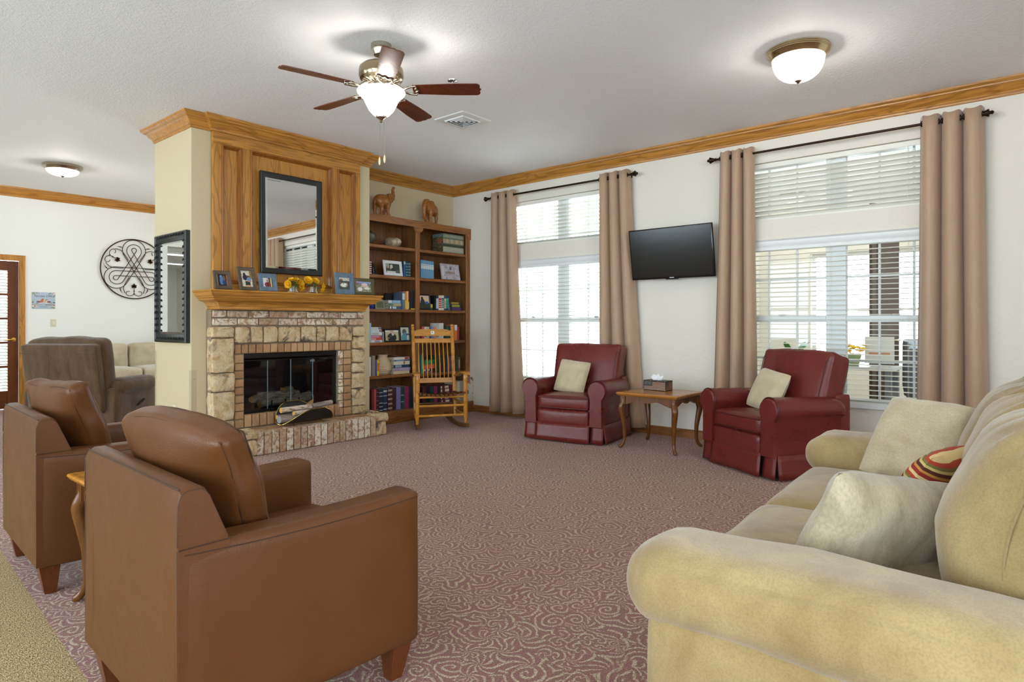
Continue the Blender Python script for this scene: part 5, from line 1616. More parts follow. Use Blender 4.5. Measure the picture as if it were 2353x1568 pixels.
# ------------------------------------------------------------------ burgundy recliners
def recliner(label, loc, rz, cush_label, seed):
    """front at local -y"""
    r = thing('recliner', label, 'recliner', (*loc, 0), rz, 'burgundy leather recliners')
    W2 = .455
    def arm(s):
        c = (.080, .535); R_ = .098
        P = [(.0, .165), (.0, .45)]
        for i in range(17):
            a = math.radians(205 - i*(205+32)/16)
            P.append((c[0]+R_*math.cos(a), c[1]+R_*math.sin(a)))
        P += [(.142, .45), (.136, .165)]
        bm = new_bm()
        # front face proud and slightly rounded
        ys = [(.028, .030), (.006, .055), (0.0, .075), (0.0, .65), (.02, .70), (.05, .72)]
        xc = .07; zc = .42
        rs = []
        for inset, y in ys:
            ring_ = []
            for p, q in P:
                dx, dz = p-xc, q-zc
                L = math.hypot(dx, dz); k = max(0, 1-inset*.5/L)
                sag = -.03*max(0, (y-.08))*(1 if q > .5 else 0)
                ring_.append(bm.verts.new((s*(W2-.163 + xc+dx*k), y, max(.165, zc+dz*k + sag))))
            rs.append(ring_)
        skin_rings(bm, rs)
        o = obj('arm', bm, burgundy, r, 40)
        bm = new_bm(); pts = [(s*(W2-.163+p), .052, q) for p, q in P[1:-1]]
        tube(bm, pts, .0045, 6); obj('arm_piping', bm, burgundy_dark, o, 60)
    for s in (-1, 1): arm(s)
    bm = new_bm(); puff(bm, (0, .42, .30), (.30, .36, .14), .03, 4); obj('base', bm, burgundy, r, 40)
    bm = new_bm(); puff(bm, (0, .075, .245), (.287, .05, .085), .03, 8, (0, .008, 0)); obj('footrest_panel', bm, burgundy, r, 60)
    bm = new_bm(); puff(bm, (0, .30, .395), (.288, .265, .072), .035, 12, (0, .012, .02), .004, 6, seed=seed)
    sc2 = obj('seat_cushion', bm, burgundy, r, 60)
    for zz in (.345, .448):
        bm = new_bm(); tube(bm, [(x, .037 - .012*(1-(x/.29)**2), zz) for x in [-.275+.55*i/12 for i in range(13)]], .0045, 6); obj('seat_piping', bm, burgundy_dark, sc2, 60)
    # back: loose cushion over a shell
    T = Matrix.Translation((0, .56, .40)) @ Matrix.Rotation(math.radians(-15), 4, 'X')
    def shp(q, p):
        k = 1 + .03*p[2]
        fold = .007*math.sin(p[0]*9+1.3)*max(0, p[2])*max(0, p[2]) if p[1] < .5 else 0
        return (q.x*k, q.y + fold - .02*math.cos(p[0]*1.5)*(1 if p[1] < 0 else 0), q.z + .004*math.sin(p[0]*7+seed)*max(0, p[2])**2)
    bm = new_bm(); puff(bm, (0, .06, .30), (.378, .105, .29), .045, 18, (0, .035, .004), .010, 6, T, shp, seed)
    bk = obj('back_cushion', bm, burgundy, r, 180)
    for s in (-1, 1):
        bm = new_bm(); tube(bm, [T @ Vector((s*.345*(1+.03*(z-.3)/.28), -.050 - (.012 if .1 < z < .5 else -.012), z)) for z in [.06+.48*i/10 for i in range(11)]], .0028, 6); obj('back_seam', bm, burgundy_dark, bk, 60)
    bm = new_bm(); puff(bm, (0, .165, .23), (.345, .035, .33), .025, 6, (0, .02, 0), M=T); obj('back_shell', bm, burgundy, r, 60)
    # skirt with pleats at the corners
    def skirt(p0, p1, nm='skirt'):
        p0, p1 = Vector((*p0, 0)), Vector((*p1, 0)); d = (p1-p0); L = d.length; d.normalize(); n = Vector((d.y, -d.x, 0))
        bm = new_bm(); k = max(3, int(L/.03)); rows = []
        for j in range(5):
            z = .195 - j/4*.18; fl = .006+.022*(j/4)**1.4; row = []
            for i in range(k+1):
                t_ = i/k
                row.append(bm.verts.new(p0 + d*L*t_ + n*(fl + .003*noise.noise(Vector((t_*6, j*.7, seed))) - .004*(1 if i in (0, k) else 0)) + Vector((0, 0, z + (.004*math.sin(t_*5+seed) if j == 4 else 0))) + d*(.006*(j/4)*(t_-.5))))
            rows.append(row)
        for a, b in zip(rows, rows[1:]):
            for i in range(k): bm.faces.new((a[i], a[i+1], b[i+1], b[i]))
        o = obj(nm, bm, burgundy, r, 180); md = o.modifiers.new('t', 'SOLIDIFY'); md.thickness = .008; md.offset = -1
    X = W2-.02
    skirt((-X, .06), (-.305, .06)); skirt((-.298, .03), (.298, .03)); skirt((.305, .06), (X, .06))
    skirt((X, .07), (X, .80)); skirt((-X, .80), (-X, .07)); skirt((X, .80), (-X, .80))
    bm = new_bm(); box(bm, -X+.012, X-.012, .08, .79, .02, .2); obj('under_frame', bm, plain((36, 14, 14), .9), r)
    for s in (-1, 1):
        bm = new_bm(); bbox(bm, s*(W2-.045)-.012, s*(W2-.045)+.012, .10, .80, .17, .47, r=.01); obj('side_panel', bm, burgundy, r)
        bm = new_bm(); puff(bm, (s*(W2-.075), .755, .40), (.03, .075, .235), .028, 6); obj('rear_wing', bm, burgundy, r, 60)
    # throw cushion resting on the seat
    cu = new_bm(); pillow(cu, .37, .37, .12, 16, .06, .006, seed)
    o = obj('throw_cushion', cu, gold_cush, None, 50)
    Mw = Matrix.Translation((*loc, 0)) @ Matrix.Rotation(rz, 4, 'Z')
    return r, o, Mw
r_, cu_, Mw = recliner('burgundy recliner nearer the fireplace, in front of the left window', (5.165, 3.757), math.radians(-80.2), '', 1)
cu_.matrix_world = Mw @ Matrix.Translation((-.05, .375, .637)) @ Matrix.Rotation(math.radians(68), 4, 'X') @ Matrix.Rotation(math.radians(-6), 4, 'Z')
tag(cu_, 'pale gold cushion on the burgundy recliner by the left window', 'cushion', 'pale gold cushions on the recliners')
r_, cu_, Mw = recliner('burgundy recliner nearer the beige sofa, in front of the right window', (5.11, 1.995), math.radians(-120), '', 5)
cu_.matrix_world = Mw @ Matrix.Translation((-.01, .375, .637)) @ Matrix.Rotation(math.radians(66), 4, 'X') @ Matrix.Rotation(math.radians(-8), 4, 'Z')
tag(cu_, 'pale gold cushion on the burgundy recliner by the right window', 'cushion', 'pale gold cushions on the recliners')
# ------------------------------------------------------------------ brown leather armchairs, seen from behind
def armchair(label, loc, rz, seed):
    """front at local -y; width .80, depth .78"""
    c = thing('leather_armchair', label, 'armchair', (*loc, 0), rz, 'brown leather armchairs')
    W2 = .403
    for s in (-1, 1):
        def shp(q, p):
            return (q.x, q.y, q.z - .014*(1-p[1]*p[1])*max(0, p[2]))
        bm = new_bm(); puff(bm, (s*(W2-.06), .0, .385), (.06, .385, .255), .022, 12, (.005, .004, .004), .002, 5, None, shp, seed+s)
        o = obj('arm', bm, brown_leather, c, 60)
        bm = new_bm(); tube(bm, [(s*(W2+.001), y, .618 - .013*(1-(y/.38)**2)) for y in [-.37+.74*i/14 for i in range(15)]], .0016, 6); obj('arm_seam', bm, brown_pipe, o, 60)
        bm = new_bm(); tube(bm, [(s*(W2-.004), .384, .14), (s*(W2-.003), .386, .45), (s*(W2-.004), .386, .63)], .0024, 6); obj('rear_piping', bm, brown_pipe, o, 60)
    # back frame: wedge, thick at the seat and thin on top
    P = [(.16, .30), (.262, .645), (.31, .765), (.318, .778), (.332, .786), (.362, .786), (.378, .777), (.386, .755), (.387, .14), (.15, .14)]
    bm = new_bm()
    rs = []
    for x, k in ((-W2+.0, .975), (-W2+.014, 1), (-.2, 1.0), (0, 1.003), (.2, 1.0), (W2-.014, 1), (W2-.0, .975)):
        rs.append([bm.verts.new((x, y, .4+(z-.4)*k if z > .5 else z)) for y, z in P])
    skin_rings(bm, rs); bf = obj('back_frame', bm, brown_leather, c, 35)
    for s in (-1, 1):
        bm = new_bm(); tube(bm, [(s*(W2-.002), y, z) for y, z in ((.262, .64), (.31, .757), (.318, .768), (.332, .777), (.362, .777), (.378, .768), (.386, .745), (.387, .64))], .0022, 6); obj('frame_piping', bm, brown_pipe, bf, 60)
        bm = new_bm(); tube(bm, [(s*(W2+.001), y, .633+.002*math.sin(y*9)) for y in (.262, .3, .34, .385)], .0018, 6); obj('frame_seam', bm, brown_pipe, bf, 60)
    bm = new_bm(); tube(bm, [(x, .379, .780) for x in [-.39+.78*i/10 for i in range(11)]], .0026, 6); obj('top_piping', bm, brown_pipe, bf, 60)
    bm = new_bm(); puff(bm, (0, -.12, .40), (.28, .27, .07), .035, 10, (0, .01, .025), .003, 6, seed=seed); obj('seat_cushion', bm, brown_leather, c, 60)
    bm = new_bm(); puff(bm, (0, -.05, .24), (.28, .32, .11), .02, 4); obj('seat_base', bm, brown_leather, c, 40)
    # loose back cushion
    T = Matrix.Translation((0, .082, .45)) @ Matrix.Rotation(math.radians(6), 4, 'Z') @ Matrix.Rotation(math.radians(-19.5), 4, 'X')
    HX, HY_, HZ_ = .318, .045, .245
    def shp2(q, p):
        e = (1-p[0]**4)*(1-p[2]**4)
        w = .004*math.sin(p[0]*12 + p[2]*5 + seed)*(abs(p[0])**3)
        zz = q.z + .012*math.sin(p[0]*2.6+seed)*max(0, p[2]) + .006*(1-p[0]*p[0])*abs(p[2])*p[2] - .012*abs(p[0])**6*max(0, p[2])
        k = .90 + .10*min(1, max(0, (p[2]+.35)/.5))
        return ((q.x - .012*p[0]*(1-p[2]*p[2]))*k + .026, q.y + w, zz)
    bm = new_bm(); puff(bm, (0, 0, HZ_), (HX, HY_, HZ_), .03, 24, (0, .062, 0), .008, 8, T, shp2, seed)
    bc2 = obj('back_cushion', bm, brown_leather, c, 50)
    for sy in (-1, 1):
        pts = []
        for i in range(56):
            a = i/56*4; k = int(a); f = a-k
            cx_, cz_ = [(-1+2*f, 1), (1, 1-2*f), (1-2*f, -1), (-1, -1+2*f)][k]
            p = (cx_, sy*.9, cz_)
            q = shp2(Vector((cx_*(HX-.010), sy*(HY_-.010), cz_*(HZ_-.010))), p)
            pts.append(T @ (Vector(q) + Vector((0, 0, HZ_))))
        bm = new_bm(); tube(bm, pts, .0022, 6, close=True); obj('cushion_piping', bm, brown_pipe, bc2, 60)
    for sx in (-1, 1):
        for sy in (-1, 1):
            bm = new_bm(); x, y = sx*.33, sy*.325
            rs = [[bm.verts.new((x+a*w+sx*o, y+b*w+sy*o, z)) for a, b in ((-1,-1),(1,-1),(1,1),(-1,1))] for z, w, o in ((.002, .022, .0), (.135, .04, .008))]
            skin_rings(bm, rs); obj('leg', bm, cherry['z'], c)
    return c
armchair('brown leather armchair nearest the camera', (1.065, 2.045), math.radians(88), 1)
armchair('brown leather armchair farther back, partly behind the nearer one', (1.165, 3.72), math.radians(87), 4)

# ------------------------------------------------------------------ beige sofa, front towards +y
sf = thing('beige_sofa', 'beige suede sofa with plump arms at the right', 'sofa', (2.62, .42, 0), math.radians(3))
def sarm(s):
    bm = new_bm()
    # lower panel
    puff(bm, (s*1.035, -.02, .25), (.125, .45, .22), .035, 8, (.01, .01, 0)); o = obj('arm_panel', bm, suede, sf, 60)
    def shp(q, p):
        return (q.x, q.y, q.z - .05*max(0, -p[1]-.2) + .012*(1-p[0]*p[0]))
    bm = new_bm(); puff(bm, (s*1.0, .01, .52), (.175, .49, .105), .10, 18, (.012, .02, .0), .012, 5, None, shp, 3+s)
    a = obj('arm_pad', bm, suede, sf, 180)
for s in (-1, 1): sarm(s)
bm = new_bm(); puff(bm, (0, -.12, .20), (.90, .50, .18), .03, 8); obj('base', bm, suede, sf, 60)
for k in (-1, 1):
    bm = new_bm(); puff(bm, (k*.412, .06, .41), (.408, .42, .085), .07, 18, (.004, .02, .03), .010, 4, seed=k+6); obj('seat_cushion', bm, suede, sf, 180)
bm = new_bm(); puff(bm, (0, -.60, .50), (.96, .085, .44), .06, 8, (0, .02, .01)); obj('back_frame', bm, suede, sf, 60)
for i, x in enumerate((-.56, 0, .56)):
    def shp3(q, p):
        g_ = .018*math.sin(p[0]*16+i)*max(0, p[2])**2 + .012*math.sin(p[0]*11+2*i)*max(0, -p[1])*.0
        return (q.x, q.y + .05*max(0, p[1])*(1-abs(p[2]+.1)) - .06*max(0, p[2])**2*p[1]*.3, q.z + g_)
    T = Matrix.Translation((x, -.335, .45)) @ Matrix.Rotation(math.radians(10), 4, 'X')
    bm = new_bm(); puff(bm, (0, -.03, .245), (.288, .165, .30), .14, 22, (.006, .04, .02), .014, 5, T, shp3, i+1)
    b_ = obj('back_cushion', bm, suede, sf, 180)
    bm = new_bm(); tube(bm, [T @ Vector((-.279 if True else .279, .11*math.cos(t_)-.03, .245+.25*math.sin(t_))) for t_ in [-PI/2+PI*j/20 for j in range(21)]], .0028, 6); obj('seam', bm, suede, b_, 60)
def cushion(name, label, m, w, h, t_, loc, rot, seed, group='cushions on the beige sofa', pull=.07, wr=.012):
    bm = new_bm(); pillow(bm, w, h, t_, 20, pull, wr, seed)
    o = obj(name, bm, m, None, 50); o.location = loc; o.rotation_euler = [math.radians(a) for a in rot]
    return tag(o, label, 'cushion', group)
def from_axes(o, loc, right, up):
    o.matrix_world = facing(loc, right, up)
o = cushion('throw_cushion', 'pale cushion standing on its corner by the far arm of the beige sofa', suede_cush, .38, .46, .15, (0,0,0), (0,0,0), 3)
from_axes(o, (3.33, .46, .68), Vector((-.25, -.97, -.05)), Vector((.66, -.17, .68)))
o = cushion('throw_cushion', 'greige cushion slumped against the near arm of the beige sofa', grey_cush, .54, .38, .19, (0,0,0), (0,0,0), 8, wr=.02)
from_axes(o, (2.07, .38, .595), Vector((.72, -.60, .02)), Vector((.18, -.34, .76)))
o = cushion('throw_cushion', 'red and gold striped cushion peeping out behind the greige one', striped, .40, .38, .13, (0,0,0), (0,0,0), 5)
from_axes(o, (2.52, .325, .635), Vector((.86, -.36, .05)), Vector((-.02, -.46, .70)))

# ------------------------------------------------------------------ seating of the rear sitting area
tr = thing('recliner', 'grey brown velour recliner turned away, beyond the brown armchairs', 'recliner', (2.02, 7.81, 0), math.radians(126.9))
# front at local -y; the back panel at y = 0
T = Matrix.Translation((0, -.02, .30)) @ Matrix.Rotation(math.radians(-9), 4, 'X')
bm = new_bm(); puff(bm, (0, -.02, .33), (.405, .05, .36), .03, 10, (0, .01, 0), .004, 4, T); obj('back_panel', bm, taupe, tr, 60)
bm = new_bm(); puff(bm, (0, -.15, .37), (.42, .11, .36), .08, 16, (.01, .02, .01), .012, 5, T, None, 2); bk = obj('back_cushion', bm, taupe, tr, 180)
bm = new_bm(); tube(bm, [T @ Vector((x, .034, .60+.012*math.cos(x*3))) for x in [-.40+.8*i/10 for i in range(11)]], .004, 6); obj('back_seam', bm, taupe, bk, 60)
for s in (-1, 1):
    bm = new_bm(); puff(bm, (s*.42, -.40, .28), (.085, .35, .24), .04, 8, seed=3); obj('side_panel', bm, taupe, tr, 60)
    bm = new_bm(); puff(bm, (s*.435, -.42, .53), (.115, .31, .08), .08, 14, (.01, .02, .01), .008, 6, seed=5+s); obj('arm_pad', bm, taupe, tr, 180)
bm = new_bm(); puff(bm, (0, -.45, .33), (.34, .40, .15), .05, 8); obj('seat', bm, taupe, tr, 60)
bm = new_bm(); puff(bm, (0, -.40, .035), (.36, .36, .033), .01, 3); obj('base', bm, black_iron, tr)
bm = new_bm(); tube(bm, [(-.505, -.40, .30), (-.525, -.42, .32), (-.535, -.48, .36)], [.01, .01, .014], 8); obj('recline_lever', bm, black_satin, tr, 60)

fs_ = thing('oatmeal_sofa', 'oatmeal sofa against the far white wall', 'sofa', (3.95, 10.55, 0))
bm = new_bm(); puff(bm, (0, 0, .23), (1.05, .42, .18), .03, 8); obj('base', bm, oat, fs_, 60)
for i, x in enumerate((-.70, 0, .70)):
    bm = new_bm(); puff(bm, (x, -.06, .47), (.345, .36, .075), .05, 12, (0, .01, .025), .006, 5, seed=i); obj('seat_cushion', bm, oat, fs_, 180)
    bm = new_bm(); puff(bm, (x, .27, .68), (.345, .12, .215), .08, 14, (0, .03, .01), .010, 5, seed=i+4); obj('back_cushion', bm, oat, fs_, 180)
bm = new_bm(); puff(bm, (0, .38, .45), (1.05, .05, .40), .03, 6); obj('back_frame', bm, oat, fs_, 60)
for s in (-1, 1):
    bm = new_bm(); puff(bm, (s*1.14, 0, .35), (.10, .43, .27), .07, 10); obj('arm', bm, oat, fs_, 60)
for sx in (-1, 1):
    for sy in (-1, 1):
        bm = new_bm(); cyl(bm, (sx*.95, sy*.34, 0), (sx*.95, sy*.34, .055), .025, .03, 10); obj('foot', bm, black_iron, fs_)

# ------------------------------------------------------------------ door and things on the far wall
d1 = struct(thing('door_1', 'glazed wooden door with brass lever at the far left', 'door', ((DX0+DX1)/2, YFAR, 0)))
hw = (DX1-DX0)/2
for b in ((hw-.005, hw+.068, -.02, .03, 0, DZ+.075), (-hw-.068, -hw+.005, -.02, .03, 0, DZ+.075), (-hw+.005, hw-.005, -.02, .03, DZ-.005, DZ+.075)):
    c_o = part_box('casing', b, oak['z'], d1, .006, 2)
part_box('stile', (hw-.125, hw-.006, .02, .06, .01, DZ-.01), cherry['z'], d1, .004); part_box('stile', (-hw+.006, -hw+.125, .02, .06, .01, DZ-.01), cherry['z'], d1, .004)
part_box('top_rail', (-hw+.125, hw-.125, .02, .06, DZ-.14, DZ-.01), cherry['x'], d1, .004); part_box('bottom_rail', (-hw+.125, hw-.125, .02, .06, .01, .26), cherry['x'], d1, .004)
zs = [.26 + (DZ-.14-.26)*k/5 for k in range(6)]
for z in zs[1:-1]: part_box('glazing_bar', (-hw+.125, hw-.125, .022, .058, z-.013, z+.013), cherry['x'], d1, .003)
for x in (-.105, .105): part_box('glazing_bar', (x-.011, x+.011, .022, .058, .26, DZ-.14), cherry['z'], d1, .003)
for a, b in zip(zs, zs[1:]):
    for x0, x1 in ((-hw+.125, -.116), (-.094, .094), (.116, hw-.125)): part_box('pane', (x0, x1, .038, .042, a+.013, b-.013), pane_glass, d1, 0)
bm = new_bm(); lathe(bm, [(.028, 0), (.028, .006), (.012, .012), (.011, .045)], (hw-.06, .02, .97), (0,-1,0), 14); tube(bm, [(hw-.06, -.022, .97), (hw-.10, -.026, .972), (hw-.17, -.024, .962)], [.011, .009, .007], 8)
obj('lever_handle', bm, brass, d1, 40)
db = thing('door_blind', 'white slatted blind hanging behind the glazed door', 'blind', ((DX0+DX1)/2, YFAR+.085, .2))
f0 = None
for i in range(42):
    z = i*.042
    if f0 is None:
        bm = new_bm(); n = 3; box(bm, -.36, .36, -.003, .003, -.019, .019); f0 = obj('slat', bm, blind_mat, db); f0.rotation_euler = (.5, 0, 0)
    else: linked('slat', f0, db, (0, 0, z), (.5, 0, 0))
part_box('head_rail', (-.36, .36, -.015, .015, 1.76, 1.79), blind_mat, db)

sg = thing('office_sign', 'pale blue sign with two birds beside the glazed door', 'sign', (2.592, YFAR-.008, 1.525))
part_box('board', (-.139, .139, 0, .008, -.118, .118), plain((176, 190, 204), .5), sg, .002)
G1, P1 = (120, 150, 116), (196, 80, 92)
ops = [('grad', (168, 184, 196), (178, 194, 208))]
for x, y, rx, ry, c in ((.06,.93,.07,.05,G1),(.1,.88,.05,.06,(150,170,140)),(.2,.95,.05,.03,G1),(.29,.93,.02,.02,(60,44,36)),(.73,.9,.02,.02,(40,36,36)),(.78,.95,.06,.03,G1),(.92,.96,.04,.04,P1),(.95,.92,.05,.05,(220,206,206)),(.88,.86,.05,.03,(196,160,130)),(.97,.8,.025,.05,G1),
        (.07,.5,.03,.03,(170,190,120)),(.03,.39,.05,.04,(90,120,104)),(.94,.5,.03,.03,(170,190,120)),(.95,.38,.06,.04,(80,116,100)),(.08,.25,.1,.03,G1),(.1,.16,.1,.08,(222,200,196)),(.12,.16,.04,.04,P1),(.2,.1,.05,.04,(206,186,170)),(.05,.04,.06,.03,G1),
        (.9,.2,.1,.05,(226,190,176)),(.95,.22,.03,.03,P1),(.88,.08,.09,.03,G1),(.95,.05,.06,.04,(140,176,120))): ops.append(('e', x, y, rx, ry, c))
ops += [('r', .15, .47, .225, .26, (176, 140, 100)), ('r', .55, .95, .22, .25, (120, 96, 60)),
        ('e', .36, .43, .13, .11, (206, 200, 200)), ('e', .29, .42, .11, .06, (140, 110, 116)), ('e', .42, .47, .07, .1, (206, 120, 76)), ('e', .45, .57, .05, .05, (190, 104, 66)), ('e', .22, .33, .06, .03, (150, 130, 140)),
        ('e', .62, .43, .1, .1, (214, 206, 206)), ('e', .57, .45, .04, .07, (220, 160, 100)), ('e', .62, .54, .05, .04, (150, 130, 116)), ('e', .72, .42, .09, .05, (110, 80, 76)), ('e', .82, .36, .06, .02, (150, 90, 100))]
print_obj('picture', .276, .234, paint(ops), sg, facing((0, -.0006, 0), (1,0,0), (0,0,1)), 90)
def text(name, s, size, m, parent, M, shear=0):
    cu = bpy.data.curves.new(name, 'FONT'); cu.body = s; cu.size = size; cu.align_x = 'CENTER'; cu.align_y = 'CENTER'; cu.extrude = .0003; cu.shear = shear; cu.resolution_u = 3
    o = bpy.data.objects.new(name+'_c', cu); C.objects.link(o)
    bpy.context.view_layer.update()
    me = bpy.data.meshes.new_from_object(o.evaluated_get(bpy.context.evaluated_depsgraph_get()))
    bpy.data.objects.remove(o); bpy.data.curves.remove(cu)
    me.materials.clear(); me.materials.append(m); me.transform(M)
    r = bpy.data.objects.new(name, me); C.objects.link(r); r.parent = parent
    return r
text('lettering', 'Nurses Office', .043, plain((70, 72, 96), .6), sg, facing((.005, -.0012, .062), (1,0,0), (0,0,1)), .35)
# the small line below is not legible in the photograph: a row of strokes
bm = new_bm()
x = -.048
while x < .048:
    box(bm, x, x+.005, -.0014, -.0008, -.093, -.086); x += .0075
lo = obj('small_print', bm, plain((110, 118, 136), .6), sg); lo['kind'] = 'stuff'

sw = thing('light_switch', 'almond light switch below the blue sign', 'switch', (2.708, YFAR-.006, 1.203))
part_box('plate', (-.034, .034, 0, .006, -.055, .055), almond, sw, .002); part_box('rocker', (-.014, .014, -.004, .001, -.024, .024), plain((222, 218, 200), .3), sw, .002)
ol = thing('wall_outlet', 'almond power outlet low on the side of the chimney breast', 'outlet', (2.479, 6.255, .375))
part_box('plate', (0, .006, -.036, .036, -.058, .058), almond, ol, .002)
for z in (-.02, .02): part_box('socket', (-.002, .001, -.014, .014, z-.013, z+.013), plain((200, 192, 164), .4), ol, .002)
for nm, cx, cy, sx, sy, lab in (('g1', 2.485, 5.90, -1, -1, 'clear plastic corner guard on the front corner of the chimney breast'), ('g2', 2.485, 6.72, -1, 1, 'clear plastic corner guard on the rear corner of the chimney breast')):
    cg = thing('corner_guard', lab, 'corner guard', (cx, cy, 0))
    z1 = .775 if sy < 0 else .93
    bm = new_bm(); e = .0025
    prism(bm, [(sx*e, sy*e), (-sx*.045, sy*e), (-sx*.045, 0.0005*sy), (0.0005*sx, 0.0005*sy), (0.0005*sx, -sy*.045), (sx*e, -sy*.045)], .1, z1, lambda p, q, a: (p, q, a)); obj('strip', bm, acrylic, cg)
    bm = new_bm(); lathe(bm, [(.004, 0), (.003, .002)], (.025, sy*e, z1-.08), (0, sy, 0), 8); obj('screw', bm, chrome, cg)

# round scroll art on the far wall
wa = thing('metal_wall_art', 'round iron scrollwork with three looping knots and leaves', 'wall art', (3.764, YFAR-.02, 2.05))
def wire(nm, pts, r=.006, close=False, parent=wa):
    bm = new_bm(); tube(bm, [(p[0], 0, p[1]) for p in pts], r, 6, close=close); return obj(nm, bm, art_metal, parent, 60)
RA = .465
wire('ring', [(RA*math.cos(2*PI*i/64), RA*math.sin(2*PI*i/64)) for i in range(64)], .009, True)
def rot2(p, a): return (p[0]*math.cos(a)-p[1]*math.sin(a), p[0]*math.sin(a)+p[1]*math.cos(a))
def loop(top, rad, wide):
    """a teardrop loop pointing up whose legs cross and run to the two lower lobes"""
    P = []
    for i in range(29):
        a = math.radians(-25 + 230*i/28)
        P.append((rad*math.cos(a), top-rad+rad*math.sin(a)))
    return P
for k in range(3):
    a = k*2*PI/3
    for rad, top in ((.165, .455), (.105, .385), (.034, .33)):
        L = loop(top, rad, 0)
        wire('loop', [rot2(p, a) for p in L], .0055)
    for o in (.034, .105, .165):
        # straight strands joining neighbouring lobes across the middle
        q0 = loop({.034: .33, .105: .385, .165: .455}[o], o, 0)[0]
        p0 = rot2(q0, a)
        q1 = loop({.034: .33, .105: .385, .165: .455}[o], o, 0)[-1]
        p1 = rot2(q1, a + 2*PI/3)
        wire('strand', [p0, p1], .0055)
    b = a + PI
    for s in (-1, 1):
        P = []
        for i in range(22):
            t_ = i/21; an = PI/2 + s*(2.2 - t_*5.6); r_2 = .075*(1-.62*t_)
            P.append((s*.07 + r_2*math.cos(an)*1.0, .385 - .01 + r_2*math.sin(an)*.8))
        wire('scroll', [rot2(p, b) for p in P], .005)
        wire('branch', [rot2(p, b) for p in spline([(s*.13, .38), (s*.15, .30), (s*.12, .22), (s*.07, .13)], 6)], .005)
        bm = new_bm(); c0 = rot2((s*.19, .37), b)
        for j in range(1):
            A = [rot2((s*(.155+.04*t_), .40-.10*t_+.018*math.sin(PI*t_)*e_), b) for e_ in (1,) for t_ in [i/6 for i in range(7)]] + [rot2((s*(.155+.04*t_) + s*.022*math.sin(PI*t_), .40-.10*t_-.01*math.sin(PI*t_)), b) for t_ in [1-i/6 for i in range(1, 6)]]
            prism(bm, A, -.004, .004, lambda p, q, c: (p, c, q))
        obj('leaf_curl', bm, art_metal, wa)
    wire('stem', [rot2((0, .40), b), rot2((0, .30), b)], .005)
    for j, (an, L) in enumerate(((0, .06), (.75, .05), (-.75, .05), (1.5, .035), (-1.5, .035))):
        bm = new_bm()
        P = [rot2((w_*.016, L*f_), an) for w_, f_ in ((0, 0), (1, .35), (.9, .7), (0, 1), (-.9, .7), (-1, .35))]
        P = [rot2((p[0], .285-p[1]), b) for p in P]
        prism(bm, P, -.006, .006, lambda p, q, c: (p, c, q)); obj('leaf', bm, art_metal, wa)
# ------------------------------------------------------------------ ceiling fan with light
FXC, FYC = 2.71, 3.471
fan = thing('ceiling_fan', 'five bladed ceiling fan with bowl light and pull chains', 'ceiling fan', (FXC, FYC, CZ))
bm = new_bm(); lathe(bm, [(.069, 0), (.069, -.03), (.066, -.034), (.066, -.042), (.05, -.075), (.028, -.085), (.016, -.09), (.016, -.125)], n=28); obj('canopy', bm, nickel, fan, 35)
bm = new_bm(); lathe(bm, [(.02, -.12), (.05, -.125), (.09, -.132), (.125, -.145), (.146, -.165), (.150, -.185), (.148, -.20), (.150, -.205), (.150, -.218), (.142, -.238), (.12, -.252), (.075, -.262)], n=36); mh = obj('motor_housing', bm, antique, fan, 35)
for i in range(24):
    a = 2*PI*i/24
    bm = new_bm(); p0 = Vector((math.cos(a)*.08, math.sin(a)*.08, -.2625)); p1 = Vector((math.cos(a)*.125, math.sin(a)*.125, -.2525)); cyl(bm, p0, p1, .0045, .006, 6); obj('vent_rib', bm, nickel, mh, 60)
bm = new_bm(); lathe(bm, [(.072, -.258), (.072, -.27), (.05, -.275), (.05, -.295), (.062, -.30), (.062, -.32), (.045, -.325)], n=28); obj('light_fitter', bm, nickel, fan, 35)
BZ = -.305
for k in range(5):
    a = math.radians(-50 + 72*k)
    Rz = Matrix.Rotation(a, 4, 'Z')
    tw = Matrix.Translation((0, 0, BZ)) @ Matrix.Rotation(math.radians(-11), 4, 'X')
    P = []
    for i in range(13):
        t_ = i/12; x = .215 + .44*t_; w = .052 + .016*min(1, t_*1.6)
        P.append((x, w))
    tip = [(.665, .058), (.672, .04), (.668, .018), (.678, 0.0)]
    top = P[:-1] + [(.648, .068)] + tip
    poly = top + [(x, -w) for x, w in top[::-1][1:]]
    bm = new_bm(); prism(bm, poly, -.003, .003, lambda p, q, c: Rz @ tw @ Vector((p, q, c)))
    o = obj('blade', bm, blade_wood, fan)
    bm = new_bm()
    for s in (-1, 1):
        tube(bm, [Rz @ Vector(q) for q in ((.075, s*.012, -.262), (.12, s*.016, -.285), (.16, s*.016, -.312))], [.008, .008, .008], 8)
        tube(bm, [Rz @ (tw @ Vector(q)) for q in ((.155, s*.012, -.008), (.185, s*.036, -.009), (.215, s*.048, -.008), (.235, s*.05, -.007), (.245, s*.036, -.007), (.232, s*.018, -.008), (.255, 0, -.008))], [.008, .008, .007, .008, .006, .006, .005], 8)
    ir = obj('blade_iron', bm, nickel, fan, 60)
bm = new_bm(); lathe(bm, [(.155, -.318), (.163, -.322), (.160, -.332), (.14, -.352), (.118, -.375), (.105, -.405), (.085, -.445), (.055, -.478), (.03, -.49), (.001, -.494)], n=40, caps=False); obj('glass_bowl', bm, lamp_glass, fan, 60)
bm = new_bm(); lathe(bm, [(.036, -.482), (.034, -.496), (.016, -.508), (.010, -.518), (.012, -.524), (.004, -.53), (.001, -.531)], n=20); obj('finial', bm, nickel, fan, 40)
